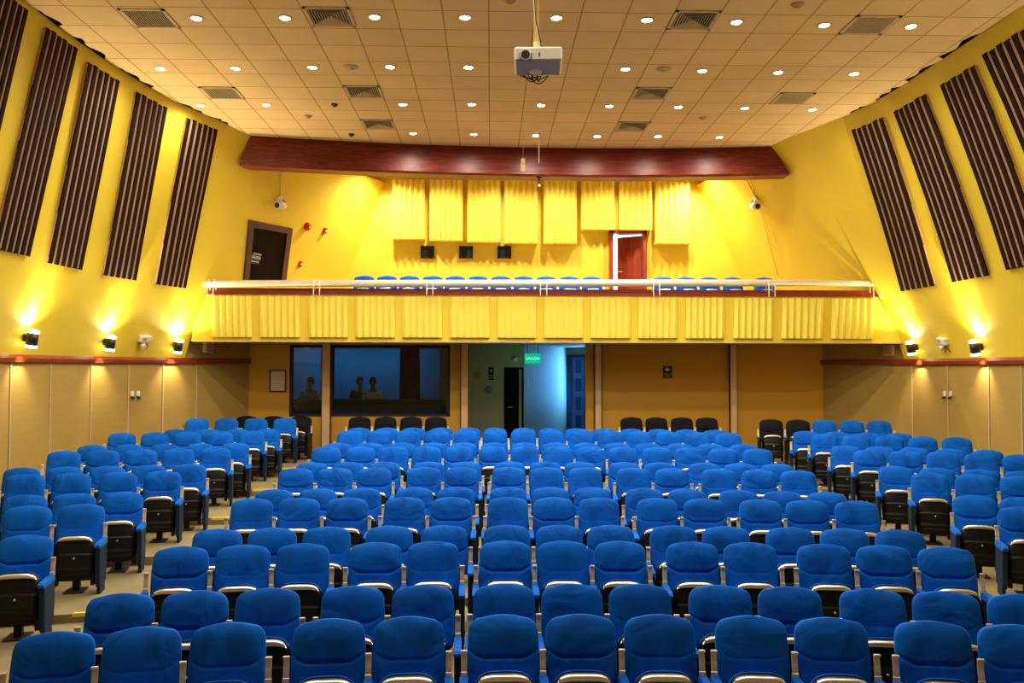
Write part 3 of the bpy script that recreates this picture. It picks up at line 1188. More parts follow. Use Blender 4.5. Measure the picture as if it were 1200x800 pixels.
def wall_sign(px0, px1, py0, py1, Y, label, arrow, words):
    p0, p1 = at(px0, py1, Y), at(px1, py0, Y)
    t = empty('direction_sign', ((p0.x + p1.x) / 2, Y - .012, p0.z), 0, label, 'sign')
    w, h = p1.x - p0.x, p1.z - p0.z
    m = MB(); m.box((0, 0, h * .68), (w, .02, h * .62), bev=.004); m.box((0, 0, h * .16), (w, .02, h * .30), bev=.004); m.build('plate', M['black'], t)
    m = MB()
    a = w * .30
    pts = [(-a, 0), (-a * .1, a * .85), (-a * .1 + a * .35, a * .85), (-a * .3, a * .22), (a, a * .22), (a, -a * .22), (-a * .3, -a * .22), (-a * .1 + a * .35, -a * .85), (-a * .1, -a * .85)]
    Mr = Matrix.Rotation(arrow, 3, 'Z')
    q = [(Mr @ Vector((x, y, 0))).to_2d() for x, y in pts]
    vs = [Vector((x, -.0115, h * .70 + y)) for x, y in q]
    m.add(vs + [v + Vector((0, -.003, 0)) for v in vs], [(1, 2, 3), (0, 1, 3, 6), (0, 6, 8), (6, 7, 8), (3, 4, 5, 6)] + [(i + 9 for i in f) for f in []])
    m.build('arrow', M['sign_white'], t)
    text_mesh('lettering', words, h * .13, M['sign_white'], t, (0, -.012, h * .16), (PI / 2, 0, 0))


wall_sign(777, 787.5, 428.5, 443, YW, 'black sign with white left arrow on the ochre wall under balcony', 0, 'SALIDA')
wall_sign(572.5, 578.5, 430, 445, YV, 'black sign with white up arrow on the passage wall', -PI / 2, 'SALIDA')
# small fittings in the passage
t = at(559.5, 440, YV)
m = MB(); m.box((t.x, YV - .02, t.z), (.17, .03, .16), bev=.006)
for i in range(4): m.box((t.x, YV - .037, t.z - .05 + .033 * i), (.13, .006, .012))
thing_mesh('wall_plate', m, M['slat_back'], 'square brownish louvred plate on the passage wall, far left', 'wall plate')
t = at(573, 456.5, YV)
m = MB(); m.lathe([(0, -.03), (.085, -.03), (.10, -.012), (.10, 0)], (t.x, YV, t.z), 24, Matrix.Rotation(-PI / 2, 3, 'X'))
thing_mesh('round_plaque', m, mat('pale_teal_disc', (.20, .34, .30), .5), 'round pale teal disc on the passage wall beside the dark door', 'plaque')
p = at(618, 447, 21.0)
m = MB(); m.box((p.x, p.y, p.z), (.09, .03, .22), Matrix.Rotation(R_(66), 3, 'Z'), bev=.006); m.box((p.x - .012, p.y - .015, p.z + .03), (.04, .02, .07), Matrix.Rotation(R_(66), 3, 'Z'))
thing_mesh('wall_switch', m, M['white_plastic'], 'tall pale switch plate on the bluish passage wall right of the door', 'switch')
p = at(604, 420.5, YV)
t = empty('emergency_lamp', (p.x, YV, p.z), 0, 'small round white lamp fixed above the dark passage door', 'lamp')
m = MB(); m.box((0, -.03, 0), (.16, .06, .10), bev=.012); m.build('housing', M['pilaster'], t)
m = MB(); m.lathe([(.0, -.12), (.05, -.11), (.065, -.09), (.05, -.06)], (0, 0, -.005), 16, Matrix.Rotation(-PI / 2, 3, 'X')); m.build('lamp_head', M['white_plastic'], t)


# ================================================================== fixtures on the walls
def wall_thing(name, side, px, py, label, cat, group=None, off=0.0):
    s, z = wall_hit(side, px, py)
    Mx, p = wall_frame(side, s, z, off)
    t = empty(name, p, 0, label, cat, group)
    t.rotation_euler = Mx.to_euler()
    return t, Mx, p


def point(name, kind, loc, energy, col, radius=.05, rot=None, spot=None, blend=.5):
    ld = bpy.data.lights.new(name, kind)
    ld.energy = energy
    ld.color = col
    if kind != 'AREA': ld.shadow_soft_size = radius
    if spot:
        ld.spot_size = R_(spot); ld.spot_blend = blend
    o = bpy.data.objects.new(name, ld)
    COL.objects.link(o)
    o.location = loc
    if rot is not None: o.rotation_euler = rot
    return o


# sconces: half turned on the dado rail
SCON = [('left', 27, 395, 'first'), ('left', 121, 400, 'second'), ('left', 203.5, 404, 'third'), ('right', 1076, 406, 'nearest the balcony'), ('right', 1152, 406, 'further from the balcony')]
for i, (side, px, py, w_) in enumerate(SCON):
    lab = ('cylindrical sconce on the left wall above dado rail, %s from the photo edge' % w_) if side == 'left' else ('cylindrical sconce on the right wall above dado rail, the one %s' % w_)
    s, z = wall_hit(side, px, py)
    n = wall_nrm(side, s, z)
    n2 = Vector((n.x, n.y, 0)).normalized()
    wup = (wall_pt(side, s, z + .1) - wall_pt(side, s, z)).normalized()
    up = (wup * .55 + Vector((0, 0, .45))).normalized()
    n = (n2 - up * n2.dot(up)).normalized()
    p = wall_pt(side, s, z) + n * .15
    t = empty('wall_sconce', p, 0, lab, 'wall lamp', 'sconces on the side walls')
    x = up.cross(n).normalized()
    t.rotation_euler = Matrix((x, -n, up)).transposed().to_euler()
    m = MB(); m.cyl((0, 0, -.10), (0, 0, .10), .085, n=24); m.build('body', M['dark_metal'], t)
    for sz in (-1, 1):
        m = MB()
        m.lathe([(.06, sz * .148), (.090, sz * .148), (.093, sz * .142), (.090, sz * .136)], n=24)
        m.build('end_ring', M['chrome'], t)
        m = MB()
        m.lathe([(0, sz * .14), (.084, sz * .14), (.086, sz * .10), (.0, sz * .10)], n=24)
        m.build('lamp_glass', M['sconce_glow'], t)
    m = MB(); m.box((0, .085, 0), (.07, .10, .12), bev=.01); m.build('wall_bracket', M['dark_metal'], t)
    for k_, (en, an) in enumerate(((SC_UP, SC_ANG), (SC_UP2, 62))):
        lu = point('sconce_and_fill_uplight', 'SPOT', p + up * .165 - n * .055, en, (1, .84, .5), .035, spot=an, blend=1.0)
        lu.rotation_euler = (wup if k_ else up).to_track_quat('-Z', 'Y').to_euler()
    ld = point('sconce_downlight', 'SPOT', p - up * .165 - n * .03, SC_DN, (1, .84, .5), .03, spot=85, blend=1.0)
    ld.rotation_euler = (-up).to_track_quat('-Z', 'Y').to_euler()

# unseen uplights added along both walls towards the stage, to brighten the ceiling
for side, s_list in (('left', (1.95, 1.6, 1.2)), ('right', (2.55, 2.0, 1.5, 1.2))):
    for s in s_list:
        z = H0 + .3
        n = wall_nrm(side, s, z)
        up = (wall_pt(side, s, z + .1) - wall_pt(side, s, z)).normalized()
        p = wall_pt(side, s, z) + n * .16
        lu = point('sconce_and_fill_uplight', 'SPOT', p + up * .17, SC_FILL, (1, .82, .5), .05, spot=150, blend=.9)
        lu.rotation_euler = (up + n * .25).to_track_quat('-Z', 'Y').to_euler()

# emergency light units
for side, px, py in (('left', 167, 399), ('right', 1108, 402)):
    t, Mx, p = wall_thing('emergency_light', side, px, py, 'white wall box with small lamps and dangling cable on the %s wall' % side, 'emergency light')
    m = MB(); m.box((0, .06, .045), (.28, .13, .09), bev=.012); m.build('battery_box', M['white_plastic'], t)
    m = MB(); m.box((-.05, .06, .092), (.08, .07, .006)); m.build('indicator_window', M['grey_plastic'], t)
    m = MB(); m.cyl((0, -.01, .05), (0, -.06, .05), .02, n=10); m.cyl((-.04, -.07, .04), (-.04, -.08, .13), .045, .052); m.build('lamp_head', M['white_plastic'], t)
    m = MB(); m.tube([(.04, -.05, .04), (.10, -.07, .06), (.13, -.10, .05), (.13, -.17, .02)], .008, 6); m.build('cable', M['cable'], t)

# paired socket plates on the dado panels
for side, pxs in (('left', (153, 160)), ('right', (1109, 1116))):
    for k, px in enumerate(pxs):
        s, _ = wall_hit(side, px, 426)
        b = cr(NODES[side][0], s)
        n = wall_nrm(side, s, H0); n.z = 0; n.normalize()
        d = ray(px, 463)
        z = EYE + d.z * (b.y / d.y)
        t = empty('wall_socket', Vector((b.x, b.y, z)) + n * .012, math.atan2(n.y, n.x) + PI / 2, 'small white socket plate on the %s dado panels, %s of two' % (side, ('left', 'right')[k]), 'socket', 'socket plates on the side walls')
        m = MB(); m.box((0, 0, .03), (.085, .03, .10), bev=.008); m.build('plate', M['white_plastic'], t)
        m = MB(); m.cyl((0, -.0, -.045), (0, -.05, -.06), .02, .022, 12); m.build('plug', M['cable'], t)

# small speakers under the balcony
for side, px, py in (('left', 241, 407), ('right', 1044, 410.5)):
    s, _ = wall_hit(side, px, 424)
    b = cr(NODES[side][0], s)
    n = wall_nrm(side, s, H0); n.z = 0; n.normalize()
    d = ray(px, py)
    z = EYE + d.z * (b.y / d.y)
    t = empty('wall_speaker', Vector((b.x, b.y, z - .12)) + n * .05, math.atan2(n.y, n.x) + PI / 2, 'small square beige speaker under the %s end of the balcony' % side, 'speaker')
    m = MB(); m.box((0, 0, .12), (.23, .10, .23), bev=.012); m.build('cabinet', M['pilaster'], t)
    m = MB(); m.box((0, -.052, .12), (.19, .008, .19), bev=.003); m.build('grille', M['slat_back'], t)

# white devices on the balcony side walls, with their cables
for side, px, py, cps in (('left', 325, 237, ((329, 199),)), ('right', 889, 237, ((873, 204), (879, 204)))):
    t, Mx, p = wall_thing('wall_camera', side, px, py, 'small white camera on the %s balcony wall below the beam, cable running up' % side, 'camera')
    sg_ = 1 if side == 'left' else -1
    m = MB(); m.cyl((0, .10, 0), (0, .10, .06), .07, n=16); m.build('mount', M['white_plastic'], t)
    m = MB(); m.cyl((sg_ * .10, -.02, .12), (-sg_ * .14, -.05, .15), .075, .085, 18); m.cyl((0, .10, .05), (0, -.02, .12), .02, n=8); m.build('housing', M['white_plastic'], t)
    m = MB(); m.cyl((-sg_ * .135, -.05, .149), (-sg_ * .15, -.052, .151), .06, n=16); m.build('lens', M['cable'], t)
    m = MB(); m.tube([(sg_ * .06, .10, .05), (sg_ * .16, .05, .08), (sg_ * .20, 0, .06), (sg_ * .15, -.07, .05)], .012, 6); m.build('lead', M['cable'], t)
    m = MB()
    Mi = Mx.transposed()
    for cpx, cpy in cps:
        s2, z2 = wall_hit(side, cpx, cpy)
        q = on_wall(side, s2, z2 + .3, .02)
        m.tube([(0, .12, .02), Mi @ (on_wall(side, s2, z2, .02) - p), Mi @ (q - p)], .009, 6)
    if side == 'right':
        s2, z2 = wall_hit(side, 912, 322)
        m.tube([(-.02, -.08, .01), Mi @ (on_wall(side, s2, z2, .015) - p)], .007, 6)
    m.build('cable', M['wire'], t)

# fire alarm items
t, Mx, p = wall_thing('alarm_bell', 'left', 359.5, 265, 'round red alarm bell on the yellow balcony wall right of door', 'alarm')
m = MB(); m.lathe([(0, .09), (.06, .085), (.085, .06), (.095, .02), (.095, 0)], n=24); m.build('gong', M['red_plastic'], t)
m = MB(); m.cyl((0, 0, .085), (0, 0, .10), .02, n=12); m.build('boss', M['white_plastic'], t)
for px, py, lab in ((380, 270, 'small red alarm box right of the round red bell'), (351, 309, 'small red call point below the red bell beside the door')):
    t, Mx, p = wall_thing('alarm_box', 'left', px, py, lab, 'alarm')
    m = MB(); m.box((0, 0, .03), (.085, .14, .06), bev=.01); m.build('case', M['red_plastic'], t)
    m = MB(); m.box((0, .01, .062), (.05, .05, .008)); m.build('button_plate', M['white_plastic'], t)
    m = MB(); m.tube([(0, -.06, .02), (-.01, -.10, .03), (-.04, -.12, .02)], .007, 6); m.build('lead', M['cable'], t)

# ================================================================== ceiling fittings
ROWL = [
    ('front row', [(230, 21), (334, 20.5), (439, 19.5), (545, 20), (652, 20.5), (758, 23), (863, 25.5), (966, 29), (1067.5, 30.5)]),
    ('second row', [(188, 80), (276, 79.5), (366, 78.5), (457, 78), (549, 78.5), (733, 80.5), (823, 82.5), (912, 84.5), (1001, 86)]),
    ('third row', [(235, 123), (312, 122.5), (472, 122), (553, 122), (634, 123), (714, 124), (795, 125), (873, 126.5), (952, 128)]),
    ('last row by the beam', [(484, 156), (555, 157), (628, 158.5), (700, 159.5), (771, 159.5), (843, 160.5)]),
]
ring = MB()
ring.lathe([(.066, -.004), (.07, -.014), (.088, -.012), (.092, 0), (.066, 0)], n=24)
ring_me = ring.mesh('trim_ring', M['pilaster'])
lens = MB(); lens.lathe([(0, -.012), (.05, -.010), (.068, -.003), (.068, 0)], n=20)
lens_me = lens.mesh('lens', M['lens_glow'])
for rn, lst in ROWL:
    for i, (px, py) in enumerate(lst):
        p = at_z(px, py, CEIL)
        t = empty('downlight', p, 0, 'small round recessed ceiling light, %s from left in the %s' % (ORD[i], rn), 'ceiling light', 'recessed ceiling downlights')
        for nm, me in (('trim_ring', ring_me), ('lens', lens_me)):
            o = bpy.data.objects.new(nm, me); COL.objects.link(o); o.parent = t
        point('downlight_and_fill_beam', 'SPOT', p - Vector((0, 0, .05)), DL, (1, .90, .72), .06, (0, 0, 0), DL_SPOT, .9)
# unseen downlight rows added over the front seats as fill light
for Y, xs_ in ((8.9, (-3.6, -1.2, 1.2, 3.6)), (7.0, (-4.2, -2.1, 0, 2.1, 4.2)), (5.0, (-3.6, -1.2, 1.2, 3.6))):
    for x in xs_:
        point('downlight_and_fill_beam', 'SPOT', (x, Y, CEIL - .05), DL_FILL, DL_FILL_COL, .06, (0, 0, 0), DL_SPOT, .9)
# lamps in the soffit behind the beam, washing the back wall
for x, y, e in ((-2.55, 19.9, 2.2), (-1.2, 19.75, 1), (0.2, 19.75, 1), (1.6, 19.75, 1), (3.0, 19.75, 1), (4.4, 19.75, 1.2), (5.0, 20.1, 2.0)):
    point('back_wall_lamp', 'SPOT', (x, y, 7.45), BW * e, (1, .90, .72), .05, (0, 0, 0), 150, .8)
m = MB(); m.box((.6, 19.4, 7.62), (13, 4.0, .06)); struct('ceiling_balcony', m, M['ceiling'])


def grille(px0, px1, py0, py1, label, dark):
    p0, p1 = at_z((px0 + px1) / 2, py1, CEIL), at_z((px0 + px1) / 2, py0, CEIL)
    c = (p0 + p1) / 2
    w = .60
    t = empty('ceiling_vent', c, 0, label, 'air vent', 'air vents in the ceiling tiles')
    h = .60
    m = MB()
    for cc, s in (((0, -h / 2 + .02, -.008), (w, .04, .016)), ((0, h / 2 - .02, -.008), (w, .04, .016)), ((-w / 2 + .02, 0, -.008), (.04, h, .016)), ((w / 2 - .02, 0, -.008), (.04, h, .016))):
        m.box(cc, s)
    m.build('frame', M['vent_pale'], t)
    m = MB(); m.box((0, 0, -.002), (w - .04, h - .04, .003)); m.build('throat', M['black'], t)
    m = MB()
    if dark:
        # four-way diffuser: blades turn at the diagonals
        n = 7
        Ml = Matrix.Rotation(R_(38), 3, 'Y'); Mr = Matrix.Rotation(R_(-38), 3, 'Y')
        for i in range(n):
            a = .04 + .035 * i
            L = max(.03, h - .08 - 2 * (.0 + .035 * i))
            for sg_, Mx in ((-1, Ml), (1, Mr)):
                m.box((sg_ * (w / 2 - a - .02), 0, -.014), (.013, L, .003), Mx)
        Mt = Matrix.Rotation(R_(40), 3, 'X'); Mt2 = Matrix.Rotation(R_(-40), 3, 'X')
        for i in range(n):
            a = .04 + .035 * i
            L = max(.03, w - .10 - 2 * (.035 * i))
            m.box((0, -(h / 2 - a - .02), -.014), (L, .007, .003), Mt)
            m.box((0, (h / 2 - a - .02), -.014), (L, .036, .003), Mt2)
    else:
        for i in range(17):
            m.box((-w / 2 + .05 + (w - .10) * i / 16, 0, -.012), (.016, h - .08, .004), Matrix.Rotation(R_(20), 3, 'Y'))
    m.build('blades', M['vent_pale'], t)


for q in ((145, 206, 11, 31, 'pale slatted ceiling vent at upper left, nearest the stage', 0), (240, 281, 102, 115, 'pale slatted ceiling vent at left, nearer the beam', 0),
          (988, 1050, 19, 38, 'pale slatted ceiling vent at upper right, nearest the stage', 0), (906, 951, 109, 121, 'pale slatted ceiling vent at right, nearer the beam', 0),
          (360, 413, 10, 28, 'dark four-way ceiling diffuser left of centre, nearest the stage', 1), (784, 841, 13, 33, 'dark four-way ceiling diffuser right of centre, nearest the stage', 1),
          (407, 446, 101, 113, 'dark four-way ceiling diffuser left of centre, middle one', 1), (426, 461, 140, 150, 'dark four-way ceiling diffuser left of centre, nearest the beam', 1),
          (743, 783, 103, 115, 'dark four-way ceiling diffuser right of centre, middle one', 1), (723, 760, 142, 153, 'dark four-way ceiling diffuser right of centre, nearest the beam', 1)):
    grille(*q)

for px, py, r, mt, lab in ((411.5, 78, .11, 'vent_pale', 'round ochre ceiling disc left of centre in the light rows'), (778, 80.5, .11, 'vent_pale', 'round ochre ceiling disc right of centre in the light rows'),
                           (935, 4.5, .08, 'slat_back', 'brown smoke detector near the top edge at right'), (598, 0, .07, 'slat_back', 'brown smoke detector at the top edge beside the projector pole'),
                           (361, 135.5, .07, 'slat_back', 'brown smoke detector on the ceiling left, near the beam'), (392, 122, .06, 'cable', 'small dark sprinkler in the third row of lights at left'),
                           (823.5, 137.5, .08, 'vent_pale', 'ochre smoke detector on the ceiling right, near the beam'), (412, 157, .06, 'cable', 'small dark sprinkler beside the beam at left')):
    p = at_z(px, py, CEIL)
    t = empty('smoke_detector', p, 0, lab, 'smoke detector', 'small round ceiling fittings')
    m = MB(); m.lathe([(r, 0), (r, -.012), (r * .8, -.03), (r * .5, -.036)], n=20); m.build('base', M[mt], t)
    m = MB(); m.lathe([(r * .5, -.03), (r * .42, -.05), (0, -.056)], n=16); m.build('cap', M[mt], t)

# ceiling projector
YPJ = 6.45
p0, p1 = at(602.5, 70.5, YPJ), at(659, 54.5, YPJ)
w, h = p1.x - p0.x, p1.z - p0.z
dp = .33
t = empty('projector', ((p0.x + p1.x) / 2, YPJ, p0.z), 0, 'white projector hanging from the ceiling on a yellow pole', 'projector')
t.rotation_euler = (0, 0, R_(-3))
m = MB(); m.box((0, dp / 2, h * .5), (w, dp, h), bev=.014); bd = m.build('casing', M['white_plastic'], t)
m = MB(); m.box((0, dp / 2, .002), (w - .03, dp - .02, .008)); m.build('underside', M['grey_plastic'], t)
m = MB(); m.box((-w * .265, .01, h * .30), (.105, .05, h * .56), bev=.006); m.build('lens_recess', M['grey_plastic'], t)
m = MB(); m.cyl((-w * .265, -.02, h * .36), (-w * .265, .02, h * .36), .042, .036, 24); m.build('lens_ring', M['steel'], t)
m = MB(); m.cyl((-w * .265, -.024, h * .36), (-w * .265, -.01, h * .36), .034, n=24); m.build('lens', M['black'], t)
m = MB(); m.box((.01, -.003, h * .45), (.008, .008, .024)); m.build('sensor_window', M['black'], t)
m = MB(); m.lathe([(0, -.012), (.05, -.010), (.055, 0)], (-.02, dp * .72, 0), 20)
m.build('mount_plate', M['white_plastic'], t)
m = MB()
for k in range(7):
    x0, x1 = -w * .46 + .045 * k * .6, -.02 + .055 - .012 * k
    x1 += .03 * ((k * 3) % 5) - .03
    d = .03 + .016 * ((k * 5) % 4)
    m.tube([(x0 + (x1 - x0) * j / 8, dp + .012, -.0 - d * math.sin(PI * j / 8) + .02 * (1 - j / 8)) for j in range(9)], .0045, 6)
m.build('cable_bundle', M['cable'], t)
pole = at(627, 40, YPJ + .18)
m = MB()
xo = pole.x - t.location.x
m.cyl((xo, .18, h), (xo, .18, CEIL - p0.z), .021, n=16); m.cyl((xo + .004, .18, h), (xo + .004, .18, h + .10), .027, n=16)
m.build('pole', M['pole'], t)
m = MB(); m.lathe([(.07, 0), (.07, -.012), (.03, -.03)], (xo, .18, CEIL - p0.z), 18); m.build('ceiling_plate', M['pole'], t)
m = MB()
m.tube([(xo - .018, .15, CEIL - p0.z), (xo - .02, .15, h + .5), (xo + .0, .145, h + .25), (xo + .035, .15, h + .10), (xo + .045, .2, h * .9), (xo + .05, .30, h * .8)], .005, 6)
m.build('power_cable', M['cable'], t)
m = MB()
m.tube([(xo - .024, .155, CEIL - p0.z), (xo - .022, .15, h + .45), (xo + .005, .148, h + .2), (xo + .02, .16, h)], .0045, 6)
m.build('signal_cable', M['white_plastic'], t)

# things hanging before the beam
YH = 16.2
p = at(613, 201, YH)
t = empty('hanging_microphone', p, 0, 'small yellow rectangular microphone hanging on a wire before the beam', 'microphone')
hh = at(613, 186, YH).z - p.z
m = MB(); m.box((0, 0, hh / 2), (.078, .05, hh), bev=.008); m.build('case', M['pilaster'], t)
m = MB(); m.cyl((0, 0, hh), (0, 0, CEIL - p.z), .0035, n=6); m.build('wire', M['wire'], t)
m = MB(); m.cyl((0, -.026, hh * .62), (0, -.03, hh * .62), .012, n=10); m.build('button', M['cable'], t)
p = at(631.5, 191, YH)
t = empty('hanging_rod', p, 0, 'thin white rod hanging from the ceiling before the beam', 'rod')
m = MB(); m.cyl((0, 0, 0), (0, 0, CEIL - p.z), .010, n=10); m.build('rod', M['white_plastic'], t)
m = MB(); m.lathe([(.03, 0), (.03, -.012), (.012, -.025)], (0, 0, CEIL - p.z), 14); m.build('ceiling_rose', M['white_plastic'], t)
xx = at(631.5, 203, 17.5).x
zb = CEIL - .62
t = empty('beam_bracket', (xx, 17.5, zb), 0, 'small dark bracket with a tiny lamp under the middle of the beam', 'bracket')
m = MB(); m.box((0, 0, -.012), (.10, .08, .024), bev=.006); m.build('foot', M['dark_metal'], t)
m = MB(); m.cyl((0, 0, -.02), (0, 0, -.16), .02, .014, 10); m.build('stem', M['dark_metal'], t)
m = MB(); m.lathe([(0, -.03), (.025, -.015), (.03, .01), (.015, .03), (0, .03)], (.012, -.01, -.18), 14); m.build('lamp_head', M['white_plastic'], t)

# light from the passage door and exit sign, plus lamps added for the reflection box
a = point('passage_daylight', 'AREA', (x4 - .15, YE - .5, 2.3), 26, (.10, .42, 1.0))
a.data.shape = 'RECTANGLE'; a.data.size, a.data.size_y = .5, 1.6
a.rotation_euler = Vector((-.75, -.5, -.15)).to_track_quat('-Z', 'Y').to_euler()
point('exit_sign_light', 'POINT', at(628, 432, 19.9), 2.2, (.1, 1, .55), .08)
for bx, bw in ((at(430, 430, 21).x, 3.0), (at(352, 430, 21).x, .8)):  # added lamps that light the reflection stand-ins behind the glass
    a = point('reflection_fill_lamp', 'AREA', (bx, 21.2, 2.98), 1.5 * bw, (.30, .72, 1.0))
    a.data.shape = 'RECTANGLE'; a.data.size, a.data.size_y = bw, .12
    a.rotation_euler = Vector((0, .75, -.66)).to_track_quat('-Z', 'Y').to_euler()

